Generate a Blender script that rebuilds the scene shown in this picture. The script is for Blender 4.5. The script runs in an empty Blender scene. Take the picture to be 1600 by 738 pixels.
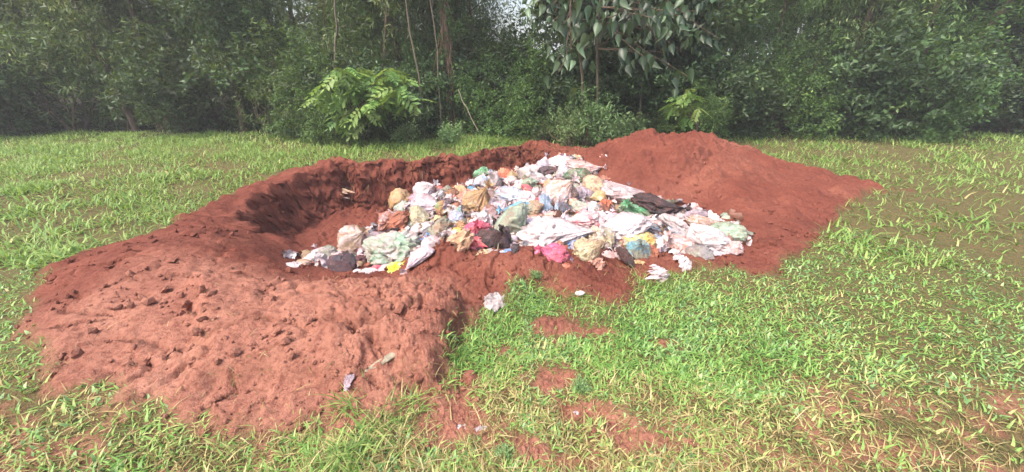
import bpy, bmesh, math, random
import numpy as np
from mathutils import Vector, Matrix, Euler

random.seed(7); rng = np.random.default_rng(7)
scene = bpy.context.scene
C = scene.collection

# ------------------------------------------------------------------ camera, sky, sun, exposure
CAM_H, PITCH, FPX = 1.70, math.radians(24.5), 580.0        # eye height, downward pitch, focal length in pixels of a 738 px high frame
cam = bpy.data.cameras.new('camera'); camo = bpy.data.objects.new('camera', cam); C.objects.link(camo)
camo.location = (0, 0, CAM_H); camo.rotation_euler = (math.pi/2 - PITCH, 0, 0)
cam.sensor_fit = 'VERTICAL'; cam.sensor_height = 24.0; cam.lens = 24.0*FPX/738.0
cam.clip_start = 0.05; cam.clip_end = 2000
scene.camera = camo

SUN_EL, SUN_AZ = math.radians(57), math.radians(-128)       # azimuth clockwise from +Y: high sun from the left
world = bpy.data.worlds.new('World'); scene.world = world; world.use_nodes = True
nt = world.node_tree; bg = nt.nodes['Background']
sky = nt.nodes.new('ShaderNodeTexSky'); sky.sky_type = 'NISHITA'; sky.sun_disc = False
sky.sun_elevation = SUN_EL; sky.sun_rotation = SUN_AZ; sky.dust_density = 6.0; sky.air_density = 1.2; sky.ozone_density = 1.0
nt.links.new(sky.outputs[0], bg.inputs[0]); bg.inputs[1].default_value = 0.15
sl = bpy.data.lights.new('sun', 'SUN'); sl.energy = 1.5; sl.angle = math.radians(20); sl.color = (1.0, 0.95, 0.88)
so = bpy.data.objects.new('sun', sl); C.objects.link(so)
sd = Vector((math.sin(SUN_AZ)*math.cos(SUN_EL), math.cos(SUN_AZ)*math.cos(SUN_EL), math.sin(SUN_EL)))
so.rotation_euler = sd.to_track_quat('Z', 'Y').to_euler()
scene.view_settings.view_transform = 'Standard'; scene.view_settings.look = 'None'
scene.view_settings.exposure = 1.45; scene.view_settings.gamma = 1.0
scene.render.engine = 'CYCLES'
scene.cycles.max_bounces = 6; scene.cycles.diffuse_bounces = 3; scene.cycles.transparent_max_bounces = 8

# ------------------------------------------------------------------ helpers
def s2l(c):
    c = np.asarray(c, float)/255.0
    return tuple(np.where(c <= .04045, c/12.92, ((c+.055)/1.055)**2.4))

_perm = np.random.default_rng(3).permutation(256); _perm = np.concatenate([_perm, _perm])
_gr = np.random.default_rng(4).normal(size=(256, 3)); _gr /= np.linalg.norm(_gr, axis=1)[:, None]
def perlin(p):
    p = np.asarray(p, float); i = np.floor(p).astype(int); f = p - i; i &= 255
    u = f*f*f*(f*(f*6-15)+10)
    out = 0
    for dx in (0, 1):
        wx = u[:, 0] if dx else 1-u[:, 0]
        for dy in (0, 1):
            wy = u[:, 1] if dy else 1-u[:, 1]
            for dz in (0, 1):
                wz = u[:, 2] if dz else 1-u[:, 2]
                h = _perm[_perm[_perm[(i[:, 0]+dx) & 255] + ((i[:, 1]+dy) & 255)] + ((i[:, 2]+dz) & 255)]
                g = _gr[h]
                out = out + wx*wy*wz*((f[:, 0]-dx)*g[:, 0]+(f[:, 1]-dy)*g[:, 1]+(f[:, 2]-dz)*g[:, 2])
    return out*1.6
def n2(x, y, s, off=0.0):
    x = np.asarray(x, float); y = np.asarray(y, float)
    sh = x.shape
    return perlin(np.stack([x.ravel()*s+off, y.ravel()*s+off*1.7, np.full(x.size, off*.31+.5)], 1)).reshape(sh)

_cr = np.random.default_rng(9); _cj = _cr.random((64, 64, 3))
def cells(x, y, s, off=0.0):
    """clod relief: a dome per jittered cell, each of its own height, with crevices between"""
    x = np.asarray(x, float)*s+off; y = np.asarray(y, float)*s+off*1.3; ix = np.floor(x).astype(int); iy = np.floor(y).astype(int)
    f1 = np.full(x.shape, 9.); f2 = np.full(x.shape, 9.); h = np.zeros(x.shape)
    for dx in (-1, 0, 1):
        for dy in (-1, 0, 1):
            j = _cj[(ix+dx) & 63, (iy+dy) & 63]; d = np.hypot(ix+dx+j[..., 0]-x, iy+dy+j[..., 1]-y)
            nw = d < f1; f2 = np.where(nw, f1, np.minimum(f2, d)); h = np.where(nw, j[..., 2], h); f1 = np.where(nw, d, f1)
    e = np.clip((f2-f1)/.35, 0, 1)
    return (.25+.75*h)*np.sqrt(e)*(1-.35*f1)
def sstep(a, b, x):
    t = np.clip((x-a)/(b-a), 0, 1); return t*t*(3-2*t)

def mesh_np(name, v, faces_flat, nper, mats=(), smooth=True):
    """verts (n,3), faces flat index array, nper verts per face (int)"""
    me = bpy.data.meshes.new(name)
    nf = len(faces_flat)//nper
    me.vertices.add(len(v)); me.vertices.foreach_set('co', np.asarray(v, np.float32).ravel())
    me.loops.add(len(faces_flat)); me.loops.foreach_set('vertex_index', np.asarray(faces_flat, np.int32))
    me.polygons.add(nf); me.polygons.foreach_set('loop_start', np.arange(nf, dtype=np.int32)*nper)
    me.update(calc_edges=True)
    me.polygons.foreach_set('use_smooth', np.full(nf, smooth))
    for m in mats: me.materials.append(m)
    me.validate(); me.update()
    return me
def attr(me, name, vals, typ='FLOAT'):
    a = me.attributes.new(name, typ, 'POINT')
    a.data.foreach_set('value' if typ == 'FLOAT' else 'color', np.asarray(vals, np.float32).ravel())
def obj(name, me, parent=None, **props):
    o = bpy.data.objects.new(name, me); C.objects.link(o)
    if parent is not None: o.parent = parent
    for k, v in props.items(): o[k] = v
    return o
def empty(name, loc, label, cat, group=None, rz=0.0):
    o = bpy.data.objects.new(name, None); C.objects.link(o); o.location = loc; o.rotation_euler = (0, 0, rz)
    o.empty_display_size = .1
    o['label'] = label; o['category'] = cat
    if group: o['group'] = group
    return o

def ray(px, py):
    """photo pixel -> unit world direction"""
    x = (px-800)/FPX; y = -(py-369)/FPX
    d = np.array([x, math.cos(PITCH)+y*math.sin(PITCH), -math.sin(PITCH)+y*math.cos(PITCH)])
    return d/np.linalg.norm(d)
def at_z(px, py, z):
    d = ray(px, py); t = (z-CAM_H)/d[2]; return d[0]*t, d[1]*t
def at_y(px, py, Y):
    d = ray(px, py); t = Y/d[1]; return np.array([d[0]*t, Y, CAM_H+d[2]*t])
def ppm(p):
    """photo pixels per metre at a world point"""
    dep = p[1]*math.cos(PITCH) + (CAM_H-p[2])*math.sin(PITCH)
    return FPX/dep

# ------------------------------------------------------------------ terrain height field
ctrl = [  # (px, py, z) seen in the photograph
 # tipped rubbish: the surface the bags lie on
 (860,385,-.06),(800,375,-.06),(760,385,-.05),(940,392,0),(1050,385,0),(1060,345,-.02),(900,345,.0),(985,350,.0),(830,325,0),(720,355,-.18),
 (660,375,-.30),(620,400,-.38),(560,415,-.42),(530,420,-.46),(650,325,-.2),(620,335,-.28),(600,365,-.36),(545,390,-.46),(740,305,-.1),(745,285,-.1),(690,310,-.12),
 (830,285,0),(880,262,.08),(920,272,.08),(850,268,.02),(950,305,0),(1010,318,.0),(1040,330,0.0),(790,280,-.04),
 # loose bank in front
 (600,432,-.20),(540,430,-.22),(690,425,-.02),(600,465,.08),(550,510,.14),(640,500,.16),(700,480,.12),(600,550,.12),(660,560,.08),(535,560,.1),
 (600,600,.0),(530,600,.0),(690,580,.02),(720,530,.04),(745,490,.05),(700,380,.22),(682,396,.14),(718,394,.15),(735,408,.04),(770,408,.17),(850,414,.19),(900,432,.15),(800,430,.22),(830,450,.08),(725,440,.0),(745,462,-.01),(765,482,-.01),
 (950,450,.03),(975,460,0),(860,460,.02),(780,460,.02),
 # grass in front
 (800,500,0),(900,500,0),(1000,470,.0),(1060,430,.0),(800,600,0),(900,600,0),(1050,560,0),(700,680,0),(900,720,0),(560,700,0),(1050,720,0),(1000,420,0),
 # spoil heap behind on the right
 (955,280,.08),(965,262,.14),(1000,285,.12),(1040,290,.12),(1070,300,.10),(1000,250,.38),(1050,255,.38),
]
P0 = []
for px, py, z in ctrl:
    x, y = at_z(px, py, z); P0.append((x, y, z))
P0 += [(*at_z(1110,375,.05),.05),(*at_z(1150,375,.02),.02),(2.42,6.75,.54),(2.05,6.9,.45),(2.9,6.6,.52),(3.05,6.5,.50),(3.8,6.2,.38),(4.6,6.1,.12),(1.62,6.95,.26),(1.3,7.1,.12),(3.2,7.9,.0),(2.3,8.1,.0),(4.5,7.9,.0),
       (1.9,7.8,0),(6.2,6.2,0),(6,4.2,0),(4.2,4.6,.05),(3.6,4.1,.0),(5,3,0),(3,2,0),(3,3,0),(8,8,0),(8,2,0),
       (-2.9,3.1,.16),(-2.6,2.4,.12),(-3.4,2.7,.12),(-3.2,3.7,.08),(-4.2,3.3,.0),(-3.6,1.9,0),(-5.5,3,0),(-8,3,0),(-8,8,0),(-5,1,0),(-2,.5,0),(2,.5,0),(0,-1,0),(5,.5,0),(-8,-2,0),(8,-2,0),
       (-2.7,4.3,-.5),(-3.0,5.4,-.5)]
for x in np.arange(-9, 9.1, 1.5):
    P0 += [(x, 9.6, 0), (x, 11.5, 0)]
for x in (-5,-4,-3,-2,-1,0): P0.append((x, 7.75, 0))
P0 += [(.6,8.3,0),(1.0,7.9,.02)]
P0 = np.array(P0)
def _k(r): return r**1.6
D = np.linalg.norm(P0[:, None, :2]-P0[None, :, :2], axis=2)
A = np.zeros((len(P0)+3,)*2); n = len(P0)
A[:n, :n] = _k(D)+np.eye(n)*-.02; A[:n, n] = 1; A[:n, n+1:] = P0[:, :2]; A[n, :n] = 1; A[n+1:, :n] = P0[:, :2].T
W = np.linalg.solve(A, np.concatenate([P0[:, 2], [0, 0, 0]]))

GX = np.arange(-16, 16.001, .03); GY = np.arange(-1.5, 12.001, .03)
XX, YY = np.meshgrid(GX, GY)
H = np.full(XX.shape, W[n]) + W[n+1]*XX + W[n+2]*YY
for i in range(n): H += W[i]*_k(np.hypot(XX-P0[i, 0], YY-P0[i, 1]))
edge = np.minimum.reduce([sstep(7.5, 6.3, np.abs(XX)), sstep(12, 10.5, YY), sstep(-1.5, -.3, YY)])
H *= edge; H = np.clip(H, -.7, .9)

def sdist(poly, x, y):
    """signed distance to a polygon, positive inside"""
    poly = np.asarray(poly, float); x = np.asarray(x, float); y = np.asarray(y, float)
    d = np.full(x.shape, 1e9); inside = np.zeros(x.shape, bool)
    for i in range(len(poly)):
        ax, ay = poly[i]; bx, by = poly[(i+1) % len(poly)]
        ex, ey = bx-ax, by-ay
        t = np.clip(((x-ax)*ex+(y-ay)*ey)/(ex*ex+ey*ey+1e-12), 0, 1)
        d = np.minimum(d, np.hypot(x-ax-t*ex, y-ay-t*ey))
        c = ((ay > y) != (by > y)) & (x < (bx-ax)*(y-ay)/(by-ay+1e-12)+ax)
        inside ^= c
    return np.where(inside, d, -d)
rim = [at_z(px, py, 0) for px, py in [(835,229),(800,233),(760,240),(720,248),(690,246),(650,252),(600,250),(560,254),(523,248)]]
rim += [(-3.5,7.1),(-4.0,6.5),(-4.15,5.6),(-3.9,4.9),(-3.4,4.45),(-2.9,4.3)]
inner = [at_z(px, py, z) for px, py, z in [(523,398,-.5),(545,378,-.46),(590,350,-.35),(612,318,-.2),(648,300,-.14),(700,296,-.1),(738,278,-.06),(800,268,0),(850,256,.05),(880,246,.06)]]
PIT = rim + inner
pile_front = [at_z(px, py, 0) for px, py in [(905,262),(960,300),(1050,322),(1150,345),(1175,385),(1110,402),(1010,400),(940,408),(880,408),(800,400),(740,396)]]
pile_front += [at_z(px, py, z) for px, py, z in [(690,370,-.1),(640,418,-.3),(523,428,-.4),(450,425,-.4),(455,405,-.4)]]
PILE = inner[::-1][::-1] + pile_front
sdp = sdist(PIT, XX + .10*n2(XX, YY, 1.9, 5.), YY + .14*n2(XX, YY, 2.3, 9.))
floorz = -1.0 + .12*n2(XX, YY, 1.4, 2.) + .45*sstep(-2.2, 0.4, XX)
carve = sstep(-.02, .40, sdp)
H = H*(1-carve) + np.minimum(floorz, H)*carve
def soilmask_raw(x, y): return 1-np.clip(grassness(x, y), 0, 1)

# where grass grows: polygons on the ground
GR_FRONT = [at_z(px, py, 0) for px, py in [(600,640),(680,610),(700,570),(712,530),(745,498),(775,478),(800,458),(850,466),(905,474),(965,468),(992,448),(1020,425),(1090,418),(1200,430)]] + \
           [(4.4,4.6),(5.6,5.4),(16,5.4),(16,-1.5),(-16,-1.5),(-16,3),(-4.4,3.2),(-3.4,2.1),(-2.5,1.55),(-1.7,1.36),(-1.0,1.36)]
GR_BACK = [at_z(px, py, 0) for px, py in [(835,222),(800,232),(760,238),(720,247),(690,245),(650,251),(600,249),(560,253),(523,247)]] + [(-3.6,7.3),(-4.3,6.7),(-4.6,5.6),(-4.4,4.6),(-4.1,3.9),(-4.3,2.9),(-16,2.9),(-16,12),(16,12),(16,5.3),(5.5,5.3),(5.0,6.6),(4.2,7.4),(3.3,7.9),(2.2,8.0),(1.5,8.3)]
BARE = [(875,510,.22,.13),(935,517,.12,.05),(790,552,.13,.05),(870,585,.16,.10),(845,600,.12,.06),(700,645,.17,.22),(735,660,.12,.1),(560,610,.5,.16),(905,640,.16,.10),(960,655,.10,.06),(1000,690,.2,.08),
        (820,700,.16,.07),(735,590,.08,.05),(640,600,.22,.08),(880,725,.2,.05),(545,660,.10,.06),(1030,535,.1,.05)]
BARE = [(at_z(a, b, 0), c, d) for a, b, c, d in BARE]
H += .07*np.exp(-((XX-2.40)**2+(YY-6.7)**2)/.09) + .10*np.exp(-((XX-3.08)**2+(YY-6.5)**2)/.12) - .08*np.exp(-((XX-2.75)**2+(YY-6.6)**2)/.05)
def grassness(x, y):
    g = np.maximum(sstep(-.06, .10, sdist(GR_FRONT, x, y)+.10*n2(x, y, 5., 3.)), sstep(-.04, .10, sdist(GR_BACK, x, y)+.10*n2(x, y, 4., 6.)))
    for (cx, cy), rx, ry in BARE:
        q = np.hypot((x-cx)/rx, (y-cy)/ry) + .5*n2(x, y, 9., 1.)
        g = g*sstep(.35, 1.35, q+.25*n2(x, y, 22., 3.))
    return g
G = grassness(XX, YY)
soil = 1-G
heap = sstep(.06, .3, H)*sstep(5, 5.6, YY)*(1-sdist(GR_BACK, XX, YY).clip(0, .2)*5)
H += heap*(.16*np.abs(n2(XX, YY, 1.6, 51.))+.07*np.abs(n2(XX, YY, 4.2, 57.))-.04)
H += soil*sstep(12, 10, YY)*(.030*np.abs(n2(XX, YY, 3.2, 11.)) + .022*np.abs(n2(XX, YY, 7.5, 13.)) + .035*n2(XX, YY, 1.7, 17.)*1.0)
H += G*(.02*n2(XX, YY, 2.2, 19.)+.010*n2(XX, YY, 6., 23.))
def hmap(grid, x, y):
    x = np.asarray(x, float); y = np.asarray(y, float)
    fx = np.clip((x-GX[0])/.03, 0, len(GX)-1.001); fy = np.clip((y-GY[0])/.03, 0, len(GY)-1.001)
    ix = fx.astype(int); iy = fy.astype(int); tx = fx-ix; ty = fy-iy
    v = grid[iy, ix]*(1-tx)*(1-ty)+grid[iy, ix+1]*tx*(1-ty)+grid[iy+1, ix]*(1-tx)*ty+grid[iy+1, ix+1]*tx*ty
    return v
BANK = [at_z(px, py, .1) for px, py in [(300,600),(440,592),(560,600),(640,588),(690,585),(712,545),(728,505),(738,472),(690,446),(600,442),(300,440)]]
H += .11*sstep(-.03, .10, sdist(BANK, XX+.08*n2(XX, YY, 5., 61.), YY+.06*n2(XX, YY, 6., 63.)))
def crackline(pts, wdt, dep):
    global H
    P_ = [at_z(a, b, .15) for a, b in pts]; d = np.full(XX.shape, 9.)
    wx = XX+.05*n2(XX, YY, 7., 67.); wy = YY+.05*n2(XX, YY, 8., 69.)
    for (ax, ay), (bx, by) in zip(P_[:-1], P_[1:]):
        t_ = np.clip(((wx-ax)*(bx-ax)+(wy-ay)*(by-ay))/((bx-ax)**2+(by-ay)**2), 0, 1); d = np.minimum(d, np.hypot(wx-ax-t_*(bx-ax), wy-ay-t_*(by-ay)))
    H -= dep*sstep(wdt, 0, d)
crackline([(500,512),(545,515),(558,528),(590,516),(640,503),(665,490)], .05, .10)
crackline([(545,470),(575,478),(610,490),(640,520)], .035, .06)
crackline([(590,540),(620,575),(660,582),(690,560)], .05, .08)
crackline([(705,432),(728,452),(722,480),(712,500),(722,520)], .07, .10)
H -= (1-G)*sstep(0, .15, sdist(GR_FRONT, XX, YY))*.05
def hz(x, y): return hmap(H, x, y)
def hit(px, py, lift=0.0):
    """first point along the pixel's ray that lies `lift` above the ground"""
    d = ray(px, py); t = np.arange(1.2, 16, .01)
    X, Y, Z = d[0]*t, d[1]*t, CAM_H+d[2]*t
    below = np.nonzero(Z-hz(X, Y) < lift)[0]
    k = below[0] if len(below) else len(t)-1
    return np.array([X[k], Y[k], Z[k]])

# ------------------------------------------------------------------ materials
def newmat(name):
    m = bpy.data.materials.new(name); m.use_nodes = True
    return m, m.node_tree, m.node_tree.nodes['Principled BSDF']
class NT:
    def __init__(s, nt): s.nt = nt
    def n(s, t, **kw):
        nd = s.nt.nodes.new(t)
        for k, v in kw.items(): setattr(nd, k, v)
        return nd
    def l(s, a, b): s.nt.links.new(a, b)
    def noise(s, vec, scale, detail=4, rough=.55, dist=0.):
        nd = s.n('ShaderNodeTexNoise'); nd.inputs['Scale'].default_value = scale; nd.inputs['Detail'].default_value = detail
        nd.inputs['Roughness'].default_value = rough; nd.inputs['Distortion'].default_value = dist
        if vec is not None: s.l(vec, nd.inputs['Vector'])
        return nd.outputs['Fac']
    def ramp(s, fac, stops):
        nd = s.n('ShaderNodeValToRGB'); e = nd.color_ramp.elements
        while len(e) < len(stops): e.new(.5)
        for i, (p, c) in enumerate(stops):
            e[i].position = p; e[i].color = (*c, 1) if not np.isscalar(c) else (c, c, c, 1)
        s.l(fac, nd.inputs[0]); return nd.outputs[0]
    def mix(s, fac, a, b, blend='MIX'):
        nd = s.n('ShaderNodeMix', data_type='RGBA', blend_type=blend)
        for i, v in ((0, fac), (6, a), (7, b)):
            if hasattr(v, 'links') or isinstance(v, bpy.types.NodeSocket): s.l(v, nd.inputs[i])
            elif i == 0: nd.inputs[0].default_value = v
            else: nd.inputs[i].default_value = (*v, 1)
        return nd.outputs[2]
    def math(s, op, a, b=0.):
        nd = s.n('ShaderNodeMath', operation=op)
        for i, v in ((0, a), (1, b)):
            if isinstance(v, bpy.types.NodeSocket): s.l(v, nd.inputs[i])
            else: nd.inputs[i].default_value = v
        return nd.outputs[0]
    def bump(s, h, strength, dist, bsdf, prev=None):
        nd = s.n('ShaderNodeBump'); nd.inputs['Strength'].default_value = strength; nd.inputs['Distance'].default_value = dist
        s.l(h, nd.inputs['Height'])
        if prev: s.l(prev, nd.inputs['Normal'])
        if bsdf: s.l(nd.outputs[0], bsdf.inputs['Normal'])
        return nd.outputs[0]

# red laterite and the darker earth under grass and trees
mg, t, b = newmat('laterite_soil'); N = NT(t)
geo = N.n('ShaderNodeNewGeometry').outputs['Position']
ga = N.n('ShaderNodeAttribute', attribute_name='grassy').outputs['Fac']
pa = N.n('ShaderNodeAttribute', attribute_name='pale').outputs['Fac']
n1 = N.noise(geo, 2.2, 6, .6); n3 = N.noise(geo, 28, 5, .65); n4 = N.noise(geo, 120, 3, .6)
c1 = N.ramp(n1, [(.3, s2l((94,51,42))), (.55, s2l((113,64,52))), (.8, s2l((131,80,65)))])
c2 = N.ramp(n1, [(.3, s2l((136,88,74))), (.6, s2l((156,108,91))), (.85, s2l((176,130,111)))])
red = N.mix(pa, c1, c2)
red = N.mix(N.ramp(n3, [(.35, .55), (.55, 0.), (1, 0.)]), red, s2l((92,42,34)))
red = N.mix(N.ramp(n4, [(.6, 0.), (.75, .45)]), red, s2l((196,140,122)))
und = N.mix(N.ramp(n4, [(.38, 0.), (.62, 1.)]), s2l((46,50,30)), s2l((104,108,66))); und = N.mix(N.ramp(n3, [(.4, 0.), (.65, .75)]), und, s2l((110,78,58)))
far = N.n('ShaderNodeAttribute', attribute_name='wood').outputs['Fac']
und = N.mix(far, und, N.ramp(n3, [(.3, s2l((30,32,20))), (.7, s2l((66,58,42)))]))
N.l(N.mix(ga, red, und), b.inputs['Base Color']); b.inputs['Roughness'].default_value = .95; b.inputs['Specular IOR Level'].default_value = .15
bn = N.bump(N.noise(geo, 22, 8, .7), .9, .03, None); bn2 = N.bump(n4, .8, .006, b, bn)
MS = mg

def leafmat(name, stops, trans=.3, rough=.5, spec=.4):
    m, t, b = newmat(name); N = NT(t)
    r = N.n('ShaderNodeAttribute', attribute_name='rnd').outputs['Fac']
    c = N.ramp(r, [(p, s2l(q)) for p, q in stops])
    oi = N.n('ShaderNodeObjectInfo').outputs['Random']
    hsv = N.n('ShaderNodeHueSaturation'); N.l(c, hsv.inputs['Color'])
    N.l(N.math('ADD', N.math('MULTIPLY', oi, .4), 1.08), hsv.inputs['Value']); N.l(N.math('ADD', N.math('MULTIPLY', oi, .03), .485), hsv.inputs['Hue'])
    c = hsv.outputs[0]
    N.l(c, b.inputs['Base Color']); b.inputs['Roughness'].default_value = rough; b.inputs['Specular IOR Level'].default_value = spec
    tr = N.n('ShaderNodeBsdfTranslucent'); N.l(N.mix(.5, c, s2l((150,170,60)), 'MIX'), tr.inputs[0])
    mx = N.n('ShaderNodeMixShader'); mx.inputs[0].default_value = trans
    N.l(b.outputs[0], mx.inputs[1]); N.l(tr.outputs[0], mx.inputs[2])
    N.l(mx.outputs[0], t.nodes['Material Output'].inputs['Surface'])
    return m
M_GRASS = leafmat('lush_grass', [(0, (66,90,46)), (.3, (92,124,60)), (.65, (118,150,76)), (.88, (146,160,94)), (1, (166,158,108))], .35)
M_HERB = leafmat('creeping_herb', [(0, (74,104,64)), (.4, (98,132,80)), (.8, (128,158,104)), (1, (158,180,124))], .3)
M_DRY = leafmat('dry_grass', [(0, (94,88,56)), (.35, (120,108,70)), (.7, (148,134,92)), (1, (176,164,124))], .2, .8, .1)
M_OLIVE = leafmat('olive_fine_leaf', [(0, (42,58,32)), (.5, (64,86,46)), (.85, (92,112,64)), (1, (140,148,100))], .25)
M_DARK = leafmat('dark_broad_leaf', [(0, (30,44,28)), (.5, (46,66,38)), (.9, (66,90,50)), (1, (96,118,72))], .2)
M_MID = leafmat('mid_green_leaf', [(0, (44,66,34)), (.5, (62,90,44)), (.9, (90,120,60)), (1, (120,140,76))], .28)
M_PALE = leafmat('pale_herb_leaf', [(0, (74,98,60)), (.5, (104,130,82)), (1, (142,164,112))], .3)
M_LIME = leafmat('lime_leaf', [(0, (62,90,46)), (.5, (90,122,62)), (.85, (122,148,80)), (1, (160,160,76))], .4)
M_BIG = leafmat('heart_leaf', [(0, (24,40,26)), (.5, (38,58,36)), (.85, (56,78,50)), (1, (104,124,98))], .25, .42, .5)

def barkmat(name, a, c):
    m, t, b = newmat(name); N = NT(t)
    tc = N.n('ShaderNodeTexCoord').outputs['Object']; mp = N.n('ShaderNodeMapping'); mp.inputs['Scale'].default_value = (6, 6, 1.2); N.l(tc, mp.inputs[0])
    n_ = N.noise(mp.outputs[0], 6, 6, .7, .6)
    N.l(N.ramp(n_, [(.3, s2l(a)), (.7, s2l(c))]), b.inputs['Base Color']); b.inputs['Roughness'].default_value = .9
    N.bump(n_, .8, .02, b); return m
M_BARK = barkmat('brown_bark', (58,46,38), (104,86,70))
M_BARKP = barkmat('pale_bark', (110,102,86), (160,150,130))
M_BARKM = barkmat('greyish_bark', (74,66,54), (124,114,96))
M_VINE = barkmat('dry_vine', (86,66,50), (134,110,88))

def plastic(name, rough, spec, blot, dirt, trans, wr, fabric=False):
    """thin plastic: colour of the thing, contents pressed against the film, red soil dust, painted crevice shade and highlights"""
    m, t, b = newmat(name); N = NT(t)
    tc = N.n('ShaderNodeTexCoord').outputs['Object']; oi = N.n('ShaderNodeObjectInfo')
    add = N.n('ShaderNodeVectorMath', operation='ADD'); N.l(tc, add.inputs[0])
    sc = N.n('ShaderNodeVectorMath', operation='SCALE'); sc.inputs[0].default_value = (37, 53, 71); N.l(oi.outputs['Random'], sc.inputs['Scale']); N.l(sc.outputs[0], add.inputs[1])
    v = add.outputs[0]
    c2 = N.n('ShaderNodeAttribute', attribute_type='OBJECT', attribute_name='col2').outputs['Color']
    c = oi.outputs['Color']
    nb = N.noise(v, 9, 4, .6, .8)
    c = N.mix(N.math('MULTIPLY', N.ramp(nb, [(.42, 0.), (.62, 1.)]), blot), c, c2)
    ns = N.noise(v, 20, 4, .6, 1.6)
    c = N.mix(N.ramp(ns, [(.3, .42), (.42, 0.), (1, 0.)]), c, s2l((84,62,58)))  # brown crevice shade between wrinkles, put into the colour
    hv = N.n('ShaderNodeHueSaturation'); hv.inputs['Value'].default_value = 1.3; hv.inputs['Saturation'].default_value = .75; N.l(c, hv.inputs['Color']); c = N.mix(N.ramp(ns, [(.5, 0.), (.66, .8)]), c, hv.outputs[0])  # highlight flecks painted in as a lighter, paler tone of the colour
    nd = N.noise(v, 5, 6, .7)
    c = N.mix(N.math('MULTIPLY', N.ramp(nd, [(.4, 0.), (.7, 1.)]), dirt), c, s2l((160,98,82)))
    N.l(c, b.inputs['Base Color']); b.inputs['Roughness'].default_value = rough; b.inputs['Specular IOR Level'].default_value = spec
    mp = N.n('ShaderNodeMapping'); mp.inputs['Scale'].default_value = (1, 1, 2.2); mp.inputs['Rotation'].default_value = (.5, .8, .2); N.l(v, mp.inputs[0])
    rd = N.noise(mp.outputs[0], 16, 5, .6, 1.6)
    rg = N.math('ABSOLUTE', N.math('SUBTRACT', rd, .5))
    rg2 = N.math('ABSOLUTE', N.math('SUBTRACT', N.noise(v, 45, 3, .6, 1.2), .5)); b1 = N.bump(rg, wr, .05, None); N.bump(rg2, wr*.8, .014, b, b1)
    if trans > 0:
        tr = N.n('ShaderNodeBsdfTranslucent'); N.l(c, tr.inputs[0]); mx = N.n('ShaderNodeMixShader'); mx.inputs[0].default_value = trans
        N.l(b.outputs[0], mx.inputs[1]); N.l(tr.outputs[0], mx.inputs[2]); N.l(mx.outputs[0], t.nodes['Material Output'].inputs['Surface'])
    return m
M_BAG = plastic('thin_plastic', .27, .65, .8, .6, .12, 1.)
M_FILM = plastic('crumpled_film', .25, .5, .6, .42, .25, .8)
M_RAG = plastic('dirty_cloth', .9, .1, .5, .6, 0, .7)
M_GLOSS = plastic('glossy_dark_plastic', .25, .6, .35, .35, 0, 1.)

# ------------------------------------------------------------------ ground sheet (rings that widen with distance)
ang = np.concatenate([np.arange(-180, -72, 4.), np.arange(-72, -30, .42), np.arange(-30, 30, .165), np.arange(30, 72, .42), np.arange(72, 180, 4.)])
ang = np.radians(ang)
rad = np.concatenate([[.02, .25, .5, .8], np.geomspace(1.0, 3.2, 195), np.geomspace(3.2, 5.7, 90)[1:], np.linspace(5.7, 8.9, 220)[1:], np.geomspace(8.9, 11.0, 30)[1:], np.geomspace(11., 900, 40)[1:]])
AA, RR = np.meshgrid(ang, rad)
tx, ty = (RR*np.sin(AA)).ravel(), (RR*np.cos(AA)).ravel()
inb = (np.abs(tx) < 16) & (ty > -1.5) & (ty < 12)
tz = np.where(inb, hz(tx, ty), 0.)
tg = np.where(inb, hmap(G, tx, ty), 1.)
sm = (1-tg)*inb
# crumbly relief in 3-D so that steep faces get it as well
q = np.stack([tx, ty, tz*1.3], 1)
nr = np.hypot(tx, ty) < 11
d1 = np.zeros(len(tx)); dx_ = np.zeros(len(tx)); dy_ = np.zeros(len(tx))
qq = q[nr]
wx_ = qq[:, 0]+.03*perlin(qq*9+3); wy_ = qq[:, 1]+.03*perlin(qq*9+13)+qq[:, 2]*.6; cov = sstep(-.35, .15, perlin(qq*2.1+77))
d1[nr] = .014*np.abs(perlin(qq*9+3)) + .030*cells(wx_, wy_, 9.)*cov + .020*cells(wx_, wy_, 21., 5.)*(.4+.6*cov) + .011*cells(wx_, wy_, 46., 9.) + .006*perlin(qq*60)
crack = np.abs(perlin(qq*np.array([2.6, 4.2, 2.6])+31)); d1[nr] -= .045*sstep(.09, .0, crack)*(hmap(H, tx[nr], ty[nr]) > .03)*(qq[:, 1] < 3.6)
d1[nr] += sstep(3.9, 4.6, qq[:, 1])*(.08*np.abs(perlin(qq*4.5+81))+.05*np.abs(perlin(qq*11+83))+.035*cells(wx_, wy_, 6., 3.)*cov)
d1[nr] *= 1-.85*sstep(-.12, .05, sdist(PILE, qq[:, 0], qq[:, 1]))
dx_[nr] = .05*perlin(qq*np.array([6., 6., 5.])+51)+.04*perlin(qq*22+51); dy_[nr] = .09*perlin(qq*np.array([3., 3., 3.5])+71)+.06*perlin(qq*np.array([9, 9, 15])+5)+.06*np.abs(perlin(qq*np.array([20, 20, 28])+15))+.03*perlin(qq*48+2)
stp = sstep(.03, .2, np.where(inb, hmap(carve, tx, ty)*(1-hmap(carve, tx, ty))*4, 0))
tx = tx + dx_*sm*stp; ty = ty + dy_*sm*stp; tz = tz + d1*(sm*.95+.05)
na, nr_ = len(ang), len(rad)
i0 = (np.arange(nr_-1)[:, None]*na + np.arange(na)[None, :]); i1 = (np.arange(nr_-1)[:, None]*na + (np.arange(na)[None, :]+1) % na)
F = np.stack([i0, i1, i1+na, i0+na], -1).reshape(-1)[::1]
F = F.reshape(-1, 4)[:, ::-1].ravel()
me = mesh_np('ground', np.stack([tx, ty, tz], 1), F, 4, [MS])
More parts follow.
